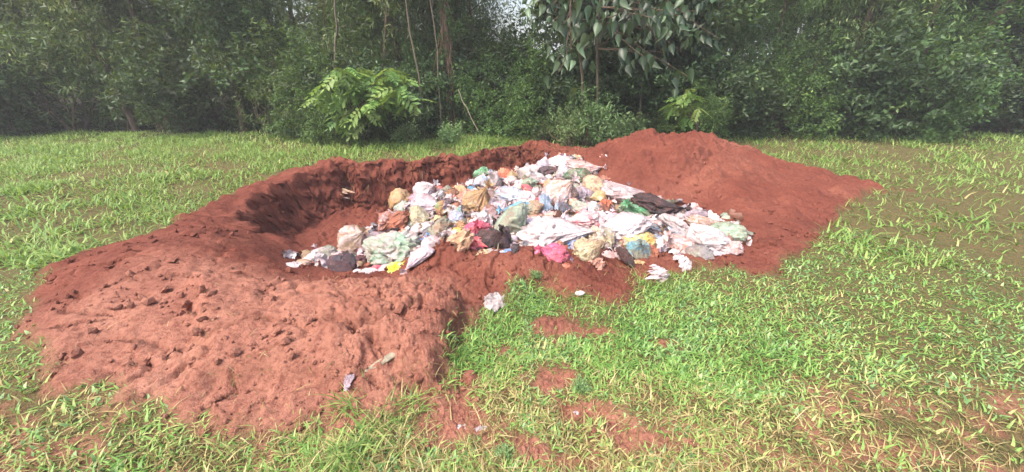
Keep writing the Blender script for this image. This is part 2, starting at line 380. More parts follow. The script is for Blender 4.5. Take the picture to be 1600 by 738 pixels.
attr(me, 'grassy', tg*(1-.75*sstep(1.75, 1.3, ty+.25*n2(tx, ty, 2., 5.))*(ty > .6)*sstep(.12, -.25, n2(tx, ty, 6., 15.))))
SHALLOW = [at_z(px, py, .05) for px, py in [(250,420),(480,428),(620,430),(700,440),(735,470),(735,510),(690,600),(480,660),(150,620),(100,500)]]
def palefn(x, y): return np.maximum(sstep(-.25, .25, sdist(SHALLOW, x, y)), sstep(2.6, 1.8, y))
palev = np.where(inb, palefn(tx, ty), 0)
palev = np.maximum(palev, .3*np.clip(n2(tx, ty, .9, 3.), 0, 1))
attr(me, 'pale', palev)
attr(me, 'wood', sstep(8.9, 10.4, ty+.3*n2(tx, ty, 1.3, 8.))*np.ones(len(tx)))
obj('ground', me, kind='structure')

# ------------------------------------------------------------------ bags, sheets, rags: shapes
_ico = {}
def ico(k):
    if k not in _ico:
        bm = bmesh.new(); bmesh.ops.create_icosphere(bm, subdivisions=k, radius=1)
        v = np.array([p.co[:] for p in bm.verts]); f = np.array([[q.index for q in fc.verts] for fc in bm.faces]); bm.free()
        _ico[k] = (v, f)
    return _ico[k]
def rot_to(axis):
    z = np.asarray(axis, float); z /= np.linalg.norm(z); x = np.cross(z, [.3, .9, .1]); x /= np.linalg.norm(x); y = np.cross(z, x)
    return np.stack([x, y, z], 1)
def bag_shape(k, seed, neck=None, crump=1.0, nflat=4):
    v, f = ico(k); r = np.random.default_rng(seed); off = r.uniform(0, 60, 3)
    big = perlin(v*1.1+off)
    wv = v + .35*np.stack([perlin(v*1.7+off+7), perlin(v*1.7+off+17), perlin(v*1.7+off+27)], 1)
    st = np.array([1.3, 1.3, .75]); R = rot_to(r.normal(size=3)); ws = (wv@R)*st
    c1 = 1-np.abs(perlin(ws*2.2+off)); c2 = 1-np.abs(perlin(ws*5+off+3)); c3 = 1-np.abs(perlin(ws*10+off+5))
    c4 = 1-np.abs(perlin(ws*np.array([1, 1, .35])*19+off+8))
    rr = 1 + .24*big + crump*(.34*(c1-.75) + .21*(c2-.75) + .10*(c3-.75) + .05*(c4-.75))
    # flat pressed facets
    for _ in range(nflat):
        nrm = r.normal(size=3); nrm /= np.linalg.norm(nrm); dd = v@nrm; lim = r.uniform(.72, .95)
        rr = np.where(dd > 0, np.minimum(rr, lim/np.maximum(dd, .01)+.02), rr)
    p = v*rr[:, None]; tip = None
    if neck is not None:
        a = np.asarray(neck, float); a /= np.linalg.norm(a); R = rot_to(a); q = p@R; ql = q[:, 2]; ph = np.arctan2(q[:, 1], q[:, 0]); rad_ = np.hypot(q[:, 0], q[:, 1])
        g = sstep(.15, 1.0, ql); fold = np.abs(np.sin(ph*r.integers(4, 7)+2.5*perlin(v*1.5+off)+ql*.8))*(.6+.8*np.abs(perlin(v*3+off+4)))
        rad_ = rad_*(1-.75*g) * (1-.22*sstep(-.1, .7, ql)*fold)
        ql = ql + .38*g
        q = np.stack([rad_*np.cos(ph), rad_*np.sin(ph), ql], 1); p = q@R.T
        tip = a*(ql.max()-.05)
    # underside settles flat on whatever is below
    p[:, 2] = np.where(p[:, 2] < -.45, -.45+(p[:, 2]+.45)*.25, p[:, 2])
    return p, f, tip
def frill(seed, n_=22, m_=5):
    """gathered tail above a knot: opens upward in ragged pleats"""
    r = np.random.default_rng(seed); V = []; ragged = r.uniform(.6, 1.25, n_)
    for j in range(m_):
        s = j/(m_-1)
        for i in range(n_):
            a = 2*math.pi*i/n_
            rr = (.16-.10*math.sin(math.pi*min(1, s*2.2))*.9) + .42*s*s*(1+.55*math.sin(a*5+seed)) 
            V.append((rr*math.cos(a), rr*math.sin(a), s*.62*ragged[i]*(1 if j else 1)))
    F = []
    for j in range(m_-1):
        for i in range(n_): F += [j*n_+i, j*n_+(i+1) % n_, (j+1)*n_+(i+1) % n_, (j+1)*n_+i]
    return np.array(V)*.8, F
def sheet_shape(nn, seed, crump=1.0):
    """crumpled film lying over lumps, ragged outline"""
    r = np.random.default_rng(seed); off = r.uniform(0, 60, 3)
    u = np.linspace(-1, 1, nn); U, Vv = np.meshgrid(u, u); U = U.ravel(); Vv = Vv.ravel()
    # square -> rounded blob
    X = U*np.sqrt(1-Vv*Vv*.35); Y = Vv*np.sqrt(1-U*U*.35)
    th = np.arctan2(Y, X); edge_ = 1+.22*perlin(np.stack([np.cos(th)*1.3, np.sin(th)*1.3, np.zeros_like(th)], 1)+off)+.13*perlin(np.stack([np.cos(th)*4, np.sin(th)*4, np.zeros_like(th)], 1)+off)
    X = X*edge_; Y = Y*edge_; p2 = np.stack([X, Y, np.zeros_like(X)], 1)
    c1 = 1-np.abs(perlin(p2*1.8+off)); c2 = 1-np.abs(perlin(p2*3.8+off+2)); c3 = 1-np.abs(perlin(p2*8+off+4))
    rr = np.clip(np.hypot(X, Y), 0, 1.2)
    Z = .9*(1-rr**2.2) - .35 + crump*(.75*(c1-.7)+.42*(c2-.72)+.2*(c3-.72)) + .25*perlin(p2*1.0+off+9)
    X = X + .16*perlin(p2*3+off+21); Y = Y + .16*perlin(p2*3+off+31)
    i = np.arange(nn-1); I, J = np.meshgrid(i, i); a = (J*nn+I).ravel()
    F = np.stack([a, a+1, a+nn+1, a+nn], 1).ravel()
    return np.stack([X, Y, Z], 1), F

PAL = dict(W=(232,224,226), P=(232,210,213), L=(204,188,204), G=(148,146,150), D=(66,64,74), K=(44,42,46), T=(188,160,128), O=(204,164,108), C=(224,212,172),
 Y=(228,196,70), N=(232,236,40), R=(214,84,108), M=(238,112,160), B=(78,148,214), A=(84,182,218), S=(172,204,234), V=(84,168,116), g=(168,204,176), E=(158,168,150),
 U=(136,94,76), X=(184,106,82), Z=(220,162,142), Q=(98,50,66), J=(128,148,168), F=(50,104,66))
# px, py, width, height, tilt, kind (b tied bag, l lumpy bag, f film, r cloth), colour, second colour, name, label
ITEMS = '''
554 379 31 34 10 b T P plastic_bag|tan plastic bag with a peaked knotted top, farthest left beside the red pit wall
549 401 26 9 -5 f g V plastic_sheet|mint green plastic strip draped over the dark purple bag at the far left
536 416 29 25 0 l D Q plastic_bag|dark purple grey plastic bag lowest at the left end of the heap
563 409 24 17 0 l Q D plastic_bag|maroon plastic bag between the dark purple bag and the netted green bag
578 372 24 13 15 f L G wrapper|lilac grey patterned wrapper behind the netted green bag
572 394 12 15 0 l G L plastic_bag|small mauve grey bag below the lilac patterned wrapper
580 400 10 17 10 f W P plastic_sheet|upright white film scrap touching the left end of the netted green bag
618 392 62 36 -8 l g P netted_bag|big clear netted bag with green filling, widest thing at the left of the heap
587 421 17 9 0 r R P cloth|small pink cloth on the soil under the netted green bag
603 420 20 12 0 l P L plastic_bag|pale grey pink bag left of the neon yellow wrapper
626 417 25 13 -5 f N W wrapper|neon yellow printed wrapper lying on the front soil bank
628 409 16 7 0 f g E plastic_sheet|pale green film tucked above the neon yellow wrapper
655 402 38 22 38 l P L plastic_bag|long pale pink bag slanting up from the neon yellow wrapper
566 425 28 7 0 f W P plastic_sheet|flat white plastic strip along the soil below the maroon bag
607 348 24 24 0 l X P plastic_bag|rust red clear bag hanging over the left edge of the heap
626 346 20 30 -55 r U X sack|brown torn sack flap hanging beside the rust red bag
624 314 21 16 30 l O T plastic_bag|orange yellow bag highest on the left shoulder of the heap
629 323 18 12 10 l g W plastic_bag|pale green bag under the orange yellow bag
647 311 28 15 10 f L R plastic_sheet|lilac pink film across the top of the left shoulder
667 324 34 24 -25 b L P plastic_bag|large mauve wrinkled bag under the rounded white bag
643 323 13 11 0 l L W plastic_bag|small lilac bag left of the large mauve wrinkled bag
664 300 25 20 -15 b W L plastic_bag|rounded white bag topping the left shoulder of the heap
682 310 12 22 -50 f W G plastic_sheet|white twisted sheet running down from the rounded white bag
685 295 13 9 0 l R Z plastic_bag|small rose red bag on the ridge behind the white twisted sheet
690 303 13 13 0 f W G plastic_sheet|clear crumpled film right under the small rose red bag
699 300 12 14 0 l E g plastic_bag|grey green upright bag on the ridge right of the small rose red bag
656 340 23 24 20 l C E plastic_bag|cream bag with grey green filling in the middle of the left shoulder
640 342 14 14 0 f P T plastic_sheet|dusty pink film beside the brown torn sack flap
660 361 27 18 10 b P W plastic_bag|pale pink tied bag above the bright blue scrap
688 356 31 20 20 l E T plastic_bag|grey beige smooth bag between the pale pink tied bag and the yellow sheet
695 317 22 10 -10 l D G plastic_bag|dark grey flattened bag right of the white twisted sheet
690 327 17 17 0 l O V plastic_bag|orange and green stained bag below the dark grey flattened bag
706 327 19 12 -10 f W C paper|white folded paper right of the orange and green stained bag
712 340 21 15 20 l S L plastic_bag|pale blue bag below the white folded paper
692 341 13 7 0 f V g plastic_sheet|small green film left of the pale blue bag
677 342 16 8 30 f C O plastic_sheet|yellowish cream film right of the cream and grey green bag
718 332 13 14 0 l g A plastic_bag|pale teal bag between white folded paper and dark slate bag
715 297 18 12 20 r T O cloth|ochre beige cloth on the ridge right of the grey green upright bag
707 304 16 12 0 l U O plastic_bag|orange brown bag below the ochre beige cloth
723 317 24 9 15 f P T plastic_sheet|pinkish beige flattened film left of the large ochre bag
696 369 27 13 25 f W P plastic_sheet|white crumpled sheet resting on top of the small bare soil mound
671 369 12 10 20 f B S plastic_sheet|bright blue scrap beneath the pale pink tied bag
659 381 19 13 10 l B S plastic_bag|blue bag right of the netted green bag
647 372 24 9 0 f C W plastic_sheet|creamy white film on top of the netted green bag
674 382 19 17 35 l P W plastic_bag|pale greyish bag between the blue bag and the bare soil mound
727 330 14 17 0 l D J plastic_bag|dark slate bag left of the large ochre bag
722 359 24 10 5 f Y C plastic_sheet|yellow sheet left of the rose pink bag
731 349 28 11 10 l O U plastic_bag|orange brown bag just above the yellow sheet
743 360 31 19 15 b R M plastic_bag|rose pink knotted bag in the middle front of the heap
742 383 19 20 50 r R Z cloth|salmon red cloth hanging below the rose pink knotted bag
722 378 22 30 -40 r T Z cloth|beige striped cloth folded against the bare soil mound
757 347 32 24 -35 f W P plastic_sheet|white ragged sheet behind the rose pink knotted bag
768 379 33 28 0 b K D plastic_bag|big black bag at the front between rose pink and greyish green bags
789 378 14 25 0 l D K plastic_bag|dark grey lobe of a bag leaning on the big black bag
773 363 16 9 15 f B J plastic_sheet|dull blue film on top of the big black bag
746 388 16 10 30 r D Q cloth|dark purple cloth under the salmon red cloth
761 366 10 13 60 f P Z plastic_sheet|pinkish film left of the dull blue film
769 394 20 9 0 f W G plastic_sheet|white torn film on the soil below the big black bag
752 394 18 6 15 f C T plastic_sheet|beige film strip on the soil below the dark purple cloth
788 394 10 6 0 f S W plastic_sheet|tiny pale blue white film right of the white torn film
797 350 34 42 -48 l E g plastic_bag|big translucent grey green bag slanting down right of the white ragged sheet
810 329 29 19 15 b A S plastic_bag|turquoise bag, brightest blue thing in the centre of the heap
778 322 30 18 -20 f P L plastic_sheet|whitish mauve crumpled film left of the turquoise bag
770 335 15 20 40 l U L plastic_bag|brownish mauve bag right of the large ochre bag
832 326 25 15 20 l T E plastic_bag|beige brown smooth bag right of the turquoise bag
839 336 22 9 0 l Z T plastic_bag|orange beige flat bag under the beige brown smooth bag
818 344 19 13 0 f P Z plastic_sheet|pinkish white film below the turquoise bag
838 346 24 11 0 l P W plastic_bag|pinkish white bag lying along the top of the giant white sack
801 378 11 13 0 l E V plastic_bag|small grey green bag under the slanting grey green bag
795 393 14 9 10 l B S plastic_bag|small vivid blue bag at the front left of the giant white sack
805 392 9 16 0 l D K plastic_bag|navy black bag wedged against the giant white sack
858 369 92 44 12 s W P sack|giant white wrinkled sack with pink stains, largest thing in the heap
866 396 33 22 -10 b M R plastic_bag|bright pink bag on the soil before the giant white sack
884 382 26 18 0 l S B plastic_bag|light blue bag right above the bright pink bag
901 387 14 18 40 f L S plastic_sheet|lilac blue film between light blue bag and cream tan bag
914 380 15 9 0 r X Z cloth|orange red cloth scrap above the cream tan bag
937 375 32 31 0 l C W plastic_bag|pale yellow round bag right of the cream tan bag
918 395 33 27 20 b C T plastic_bag|cream tan knotted bag at the very front of the heap
907 366 28 16 -10 l C P plastic_bag|yellowish white bag end between the giant sack and pale yellow bag
891 407 8 8 0 l L Q plastic_cup|tiny purple cup on the soil right of the bright pink bag
876 408 16 10 -20 f Z P plastic_sheet|pale salmon film lying below the bright pink bag
935 412 17 16 -45 f Z U plastic_sheet|pinkish brown film on the soil right below the cream tan bag
861 383 6 6 0 l W P plastic_bag|tiny white bag above the bright pink bag
841 388 20 11 -10 r P U net|pinkish brown netting under the left belly of the giant sack
913 345 32 20 10 b W R plastic_bag|white bag with pink print behind the giant white sack
932 351 22 19 -20 l P R plastic_bag|pink and white bag right of the white bag with pink print
938 337 13 11 0 l W P plastic_bag|small white bag above the pink and white bag
928 327 16 14 -30 l P W plastic_bag|white and pink bag propped above the small white bag
909 325 24 15 -5 l g P plastic_bag|white and pale green bag beside the propped white and pink bag
884 327 23 13 0 l D J plastic_bag|dark slate flat bag left of the white and pale green bag
888 340 16 8 0 l E G plastic_bag|grey green small bag below the dark slate flat bag
843 298 9 5 0 f W P plastic_sheet|small white film left of the pale orange bag
862 339 14 12 0 l T P plastic_bag|small beige bag behind the middle of the giant sack
894 331 8 7 0 f W S plastic_sheet|tiny white scrap on the dark slate flat bag
871 324 8 11 0 f S W plastic_sheet|light blue loop of film left of the dark slate flat bag
970 359 56 30 20 b W L plastic_bag|big clean white bag left of the blue grey bag
751 272 19 12 20 l V g plastic_bag|green bag at the back left tip of the ridge
765 270 9 9 0 f S W plastic_sheet|pale blue scrap touching the green bag on the ridge
739 287 15 12 0 f W S plastic_sheet|white film at the left below the green ridge bag
751 286 17 14 10 l S W plastic_bag|pale icy blue bag directly below the green ridge bag
736 296 11 8 0 f A B plastic_sheet|small cyan film below the white film on the ridge
743 301 12 8 0 l W C plastic_bag|small white bag right under the cyan film
786 271 16 13 20 r X T cloth|rusty orange cloth on the back ridge
801 275 16 10 0 l O E plastic_bag|ochre green bag right of the rusty orange cloth
772 283 13 18 0 b W G plastic_bag|upright white bag with grey streaks below the rusty orange cloth
781 290 9 15 0 l D G plastic_bag|narrow dark bag right of the upright white bag
801 284 17 11 0 l P T plastic_bag|beige pink bag below the ochre green bag
790 289 9 13 0 f P W plastic_sheet|narrow pinkish film between dark narrow bag and beige pink bag
787 297 7 6 0 l W S plastic_bag|tiny white bag above the big icy white bag
747 319 33 30 35 b O T plastic_bag|large ochre bag, biggest orange tan bag in the left centre
728 309 18 16 0 l Z X plastic_bag|salmon pink bag left of the large ochre bag
770 306 21 11 -15 l U G plastic_bag|grey brown flat bag right of the large ochre bag top
761 298 13 10 0 f G W plastic_sheet|grey white film above the grey brown flat bag
796 308 34 20 5 l S W plastic_bag|big icy white bag above the turquoise bag
812 298 16 16 0 f W C plastic_sheet|white bunched film on the right end of the big icy white bag
819 273 18 16 20 b W C plastic_bag|white cream bag at the left of the upper white row
833 267 20 12 -10 l W P plastic_bag|clean white bag right of the white cream bag on the ridge
840 279 21 13 -20 b W G plastic_bag|clear whitish bag below the clean white ridge bag
826 286 27 11 0 l E g plastic_bag|long grey green bag under the clear whitish bag
822 296 18 10 -15 l R Z plastic_bag|rose red and pink bag in the upper centre
837 302 13 12 -20 l P W plastic_bag|pale pink bag right of the rose red and pink bag
824 312 24 15 -10 l P W plastic_bag|whitish pink round bag left of the magenta strip
843 317 9 16 0 r R Q cloth|narrow magenta cloth beside the blue white strip
852 318 13 31 15 f S W plastic_sheet|blue white twisted strip hanging right of the magenta cloth
860 292 16 13 0 l Z O plastic_bag|pale orange bag in the upper centre
874 256 40 13 5 l W P plastic_bag|long bright white bag crowning the top of the heap
912 261 38 13 -8 b P Z plastic_bag|pale pink long bag with pointed right end on the crest
858 268 27 13 5 l D K plastic_bag|dark navy bag directly beneath the long bright white bag
880 273 19 18 0 l W L plastic_bag|lilac white bag right of the dark navy bag
906 277 33 17 -8 l F E netted_bag|dark green leafy net bag below the crest
913 268 11 7 0 f g C plastic_sheet|pale green white scrap on the dark green net bag
893 283 11 8 -10 l W P plastic_bag|tiny oval white bag at the lower left of the dark green net bag
911 288 16 11 0 f W G plastic_sheet|clear white film below the dark green net bag
880 287 25 10 -15 l U G plastic_bag|brown grey flattened bag above the large dusty pink bag
874 303 40 26 20 b P T plastic_bag|large dusty pink wrinkled bag in the upper right centre
906 304 21 17 0 l L G plastic_bag|lilac grey bag right of the large dusty pink bag
888 312 19 11 20 l O T plastic_bag|tan bag below the large dusty pink bag
933 294 34 19 -28 b C Z plastic_bag|cream orange bag on the right edge below the crest
936 311 19 17 20 l O C plastic_bag|ochre round bag under the cream orange bag
946 321 18 14 0 r X U cloth|reddish brown cloth right of the ochre round bag
919 306 11 14 0 l L U plastic_bag|mauve slim bag between lilac grey bag and ochre round bag
923 268 9 6 20 f Z O plastic_sheet|small orange film under the pointed end of the crest bag
940 244 10 8 30 f P W plastic_sheet|lone pinkish white scrap stuck on the soil bank above the crest
858 278 10 7 0 l W P plastic_bag|tiny white bag below the dark navy bag
848 260 15 16 30 l L W plastic_bag|mauve white bag at the left end of the long bright white bag
977 304 50 21 -12 b P G plastic_bag|grey pink bag with dark spot left of the glossy black bag
976 301 18 8 15 l D L plastic_bag|dark small bag lying on the grey pink bag
1022 322 46 24 -18 b K D plastic_bag|glossy black bag at the right against the spoil heap
992 328 38 19 -8 b V g plastic_bag|translucent green bag in front of the glossy black bag
981 339 25 9 0 l g E plastic_bag|pale green grey bag beneath the translucent green bag
1020 358 54 19 -10 s J G sack|long blue grey sack across the right of the heap
1000 374 42 22 -10 l Y C plastic_bag|golden yellow bag below the long blue grey sack
1031 378 24 18 -25 f S J plastic_sheet|pale blue film right of the golden yellow bag
1058 355 42 20 -38 l W P plastic_bag|bright white long bag slanting at the far right
1060 381 38 22 -5 b P Z plastic_bag|pale pink bag lowest at the far right
998 391 25 23 -30 b E A plastic_bag|clear bag with teal patch under the golden yellow bag
1016 393 19 18 0 r U X cloth|brown cloth right of the clear bag with teal patch
982 405 44 12 -42 l K U sandal_strap|dark brown twisted rubber strip lying on soil before the clean white bag
1003 411 19 6 -20 f O C cardboard|orange tan card scrap right of the dark rubber strip
960 378 23 10 -5 l C W plastic_bag|small cream bag below the big clean white bag
979 382 16 12 -10 l C E plastic_bag|cream grey bag left of the golden yellow bag
1049 331 15 6 10 f X Z plastic_sheet|terracotta scrap on soil right of the glossy black bag
1027 343 32 10 -10 f P X plastic_sheet|pinkish strips behind the long blue grey sack
953 317 14 9 10 f P L plastic_sheet|pink lilac scrap left of the grey pink bag's lower edge
971 327 11 10 0 f W E plastic_sheet|clear film left end of the translucent green bag
1069 409 16 15 -30 f W P plastic_sheet|pale film in the grass at the far right edge
1029 430 18 25 -70 f P W plastic_sheet|pinkish white film standing up in the grass right of the heap
774 471 25 21 0 f W G plastic_sheet|crumpled clear plastic ball on bare soil at the grass edge
906 458 11 7 10 l W P plastic_bag|small white lump on the tongue of soil in front
545 592 14 16 40 f L G plastic_sheet|greyish clear scrap at the foot of the soil bank
724 669 16 8 -20 f W L plastic_sheet|left of two whitish film scraps in the foreground bare patch
748 671 17 6 10 f W L plastic_sheet|right of two whitish film scraps in the foreground bare patch
899 648 9 7 30 f W S paper|single small white paper scrap among foreground dry grass
541 300 9 26 80 f T P cloth|pale rag hanging from the pit wall at the far left
1104 372 44 26 -10 l W P plastic_bag|bright white bag beyond the pale pink one at the right tail of the heap
1100 350 36 18 -15 b T P plastic_bag|tan tied bag behind the right tail's bright white bag
1085 337 26 14 10 l L G plastic_bag|lilac grey bag behind the tan tied bag at the right tail
1092 396 28 16 5 l G E plastic_bag|grey bag in front of the right tail's bright white bag
1134 366 34 22 12 b g E plastic_bag|pale green tied bag near the tip of the right tail
1140 386 28 16 -5 l P Z plastic_bag|pink bag before the pale green tied bag at the right tail
1160 374 24 16 0 l D K plastic_bag|dark grey bag at the very tip of the right tail
1124 349 22 12 -20 f W P plastic_sheet|white film on the crest of the right tail
1120 392 20 8 0 f W L plastic_sheet|white film on soil at the foot of the right tail
1062 366 30 14 -30 l W S plastic_bag|icy white bag between the bright white long bag and the lowest pale pink one
1044 345 24 12 -20 l P G plastic_bag|dusty pink flat bag behind the right end of the blue grey sack
1062 338 22 11 0 f P W plastic_sheet|pinkish film at the far right behind the bright white long bag
490 408 24 16 5 b W P plastic_bag|white tied bag at the left tail of the heap
470 414 20 12 0 l T P plastic_bag|small tan bag left of the white tied bag at the left tail
452 416 18 9 0 f P W plastic_sheet|pinkish film at the far tip of the left tail
497 394 20 11 0 l L P plastic_bag|lilac bag behind the white tied bag at the left tail
533 395 18 11 0 l P T plastic_bag|dusty pink bag behind the mint green strip
512 398 22 18 0 l E P plastic_bag|grey green bag left of the tan peaked bag outside the heap corner
506 416 22 14 0 f W P plastic_sheet|white film left of the dark purple grey bag
884 415 12 8 -10 l X U clod|terracotta clay lump on the soil below the pale salmon film
'''
WIDE = set()
def place_items():
    kn = 0
    for idx, ln in enumerate([l for l in ITEMS.strip().split('\n') if l.strip()]):
        left, label = ln.split('|'); px, py, w, h, tilt, kind, c1, c2, name = left.split()
        px, py, w, h, tilt = map(float, (px, py, w, h, tilt))
        seed = idx*13+5; r = np.random.default_rng(seed)
        w *= 1.58; h *= 1.62
        base = hit(px, py, .04); s = ppm(base)
        ww, hh = w/s, h/s
        dv = ray(px, py); v = math.asin(-dv[2])
        Rx = ww/2; Ry = min(.42*ww+.03, .85*hh/2/math.sin(max(v, .2))); Ry = max(Ry, .35*hh)
        Rz = math.sqrt(max((hh/2)**2-(Ry*math.sin(v))**2, (.32*hh/2)**2))/math.cos(v)
        if kind == 'f': Rz = max(Rz*.8, .02)
        tl = math.radians(tilt)
        foot = .42*(Rz*abs(math.cos(tl))+Rx*abs(math.sin(tl))*.6)
        if 'hanging from the pit wall' in label or 'stuck on the soil bank' in label: foot = .01
        p = hit(px, py, foot)
        cat = {'plastic_bag': 'bag', 'plastic_sheet': 'plastic sheet', 'sack': 'sack', 'netted_bag': 'net bag', 'sandal_strap': 'rubber strip', 'plastic_cup': 'cup', 'clod': 'clay lump'}.get(name, name)
        nm = {'sandal_strap': 'rubber_strip', 'clod': 'clay_lump'}.get(name, name)
        mat = M_RAG if kind == 'r' or name == 'clod' else (M_FILM if kind == 'f' else (M_GLOSS if c1 in 'KDQ' else M_BAG))
        L = 5 if w > 34 else (4 if w > 12 else 3)
        tip = None
        if kind in 'bls':
            neck = None
            if kind == 'b':
                neck = (r.choice([-1, 1])*r.uniform(.3, 1), -r.uniform(.1, .7), r.uniform(.3, 1.0))
            elif kind == 'l' and r.random() < .6: a_ = r.uniform(0, 6.28); neck = (math.cos(a_), .6*math.sin(a_), r.uniform(-.1, .5))
            elif kind == 's': neck = (1, -.15, .1)
            V, Fc, tip = bag_shape(L, seed, neck, r.uniform(.65, 1.35) if kind != 's' else 1.6, 4 if kind != 's' else 0)
            ex = np.abs(V).max(0) if kind != 'b' else np.array([1.1, 1.1, 1.0])
            ex[2] = 1.0 if kind != 's' else ex[2]
            V = V*np.array([Rx, Ry, Rz])/ex
            me = mesh_np(nm, V, Fc.ravel(), 3, [mat])
            if tip is not None: tip = tip*np.array([Rx, Ry, Rz])/ex
        else:
            V, Fc = sheet_shape(50 if w > 20 else (36 if w > 12 else 24), seed, 1.3 if kind == 'f' else 1.0)
            V = V*np.array([Rx, Ry, Rz*1.1])
            me = mesh_np(nm, V, Fc, 4, [mat])
        o = obj(nm, me, label=label, category=cat, group='rubbish tipped on the heap')
        o.location = p; o.rotation_euler = (r.uniform(-.15, .15), -tl, r.uniform(-.25, .25))
        o.color = (*s2l(PAL[c1]), 1); o['col2'] = [float(q) for q in s2l(PAL[c2])]
        if 'foreground' in label or 'grass' in label or 'foot of the soil' in label or 'soil bank above' in label or 'tongue' in label or 'pit wall' in label and 'rag' in label:
            o['group'] = 'loose litter away from the heap'
        if (kind in 'bs' or kind == 'l' and w > 16) and tip is not None:
            Vk, Fk = frill(seed); a = np.array(tip)/np.linalg.norm(tip); sc_ = .55*min(Rx, .09+Rz)
            Vk = (Vk*sc_)@rot_to(a).T
            mk = mesh_np('knot', Vk, Fk, 4, [M_FILM if c1 not in 'KD' else M_GLOSS])
            k_ = obj('knot', mk, o); k_.location = tip; k_.color = o.color; k_['col2'] = o['col2']
place_items()

# ------------------------------------------------------------------ loose scraps between the bags, soil clods, plants: generic merged builders
def scatter_mesh(V0, F0, nper, pos, scale, rot, rnd, color=None):
    """copies of a small template joined into one mesh; rot (n,3,3)"""
    n_ = len(pos); m_ = len(V0)
    V = np.einsum('nij,kj->nki', rot, V0)*np.asarray(scale).reshape(n_, 1, -1) + pos[:, None, :]
    F = (np.asarray(F0).reshape(1, -1) + (np.arange(n_)*m_)[:, None]).ravel()
    return V.reshape(-1, 3), F, np.repeat(rnd, m_)
def rand_rot(n_, r):
    q = r.normal(size=(n_, 4)); q /= np.linalg.norm(q, axis=1)[:, None]; w, x, y, z = q.T
    return np.stack([np.stack([1-2*(y*y+z*z), 2*(x*y-z*w), 2*(x*z+y*w)], 1), np.stack([2*(x*y+z*w), 1-2*(x*x+z*z), 2*(y*z-x*w)], 1), np.stack([2*(x*z-y*w), 2*(y*z+x*w), 1-2*(x*x+y*y)], 1)], 1)
def in_poly(poly, n_, r, box=None):
    P = np.array(poly); x = r.uniform(P[:, 0].min(), P[:, 0].max(), n_); y = r.uniform(P[:, 1].min(), P[:, 1].max(), n_)
    k = sdist(P, x, y) > 0
    return x[k], y[k]
# scraps
x, y = in_poly(PILE, 2900, rng); n_ = len(x); allV = []; allF = []; col = []; off_ = 0
keys = 'WWPPPLLGDTTWWEUXUGWPPPTEZ'
for tmpl in range(6):
    V0, F0 = sheet_shape(9, 900+tmpl, 1.5); sel = np.arange(tmpl, n_, 6)
    pos = np.stack([x[sel], y[sel], hz(x[sel], y[sel])+rng.uniform(-.01, .03, len(sel))], 1)
    V, F, _ = scatter_mesh(V0*np.array([1, .8, .7]), F0, 4, pos, rng.uniform(.03, .10, (len(sel), 1)), rand_rot(len(sel), rng), np.zeros(len(sel)))
    allV.append(V); allF.append(F+off_); off_ += len(V)
    cc = np.array([s2l(PAL[keys[i]]) for i in rng.integers(0, len(keys), len(sel))])*rng.uniform(.45, .95, (len(sel), 1)); col.append(np.repeat(cc, 81, axis=0))
me = mesh_np('litter_scraps', np.concatenate(allV), np.concatenate(allF), 4)
cc = np.concatenate(col); attr(me, 'col', np.concatenate([cc, np.ones((len(cc), 1))], 1), 'FLOAT_COLOR')
m, t, b = newmat('mixed_scraps'); N = NT(t)
geo = N.n('ShaderNodeNewGeometry').outputs['Position']; ca = N.n('ShaderNodeAttribute', attribute_name='col').outputs['Color']
N.l(N.mix(N.ramp(N.noise(geo, 12, 5, .7), [(.45, 0.), (.7, .8)]), ca, s2l((150,92,76))), b.inputs['Base Color']); b.inputs['Roughness'].default_value = .5
me.materials.append(m); obj('litter_scraps', me, kind='stuff', label='small torn scraps of film and paper between the bags')
# clods
def clods(n_, smin, smax, ymax, name, lab):
    th = rng.uniform(-math.radians(60), math.radians(60), n_*3); r_ = np.exp(rng.uniform(math.log(1.3), math.log(ymax), n_*3))
    x = r_*np.sin(th); y = r_*np.cos(th); g = hmap(G, x, y); k = (g < .35+.6*(rng.random(len(x)) < .5)) & (rng.random(len(x)) < .25+.75*(np.abs(n2(x, y, 2., 41.)) > .18)); x = x[k][:n_]; y = y[k][:n_]; n_ = len(x)
    s = smin*(smax/smin)**(rng.random(n_)**2.6); v0, f0 = ico(1); allV = []; allF = []; o_ = 0
    for tm in range(5):
        rr = 1+.35*perlin(v0*1.6+tm*9.3)+.2*np.abs(perlin(v0*4+tm*3.)); V0 = v0*rr[:, None]*np.array([1, .85, .7]); sel = np.arange(tm, n_, 5)
        pos = np.stack([x[sel], y[sel], hz(x[sel], y[sel])+s[sel]*.45+.008], 1)
        V, F, _ = scatter_mesh(V0, f0, 3, pos, s[sel][:, None], rand_rot(len(sel), rng), np.zeros(len(sel))); allV.append(V); allF.append(F+o_); o_ += len(V)
    V = np.concatenate(allV); me = mesh_np(name, V, np.concatenate(allF), 3, [MS], smooth=False)
    attr(me, 'grassy', np.zeros(len(V))); attr(me, 'pale', palefn(V[:, 0], V[:, 1])); attr(me, 'wood', np.zeros(len(V)))
    obj(name, me, kind='stuff', label=lab)
clods(6000, .005, .021, 8.5, 'soil_crumbs', 'crumbled red soil clods on banks and pit walls')

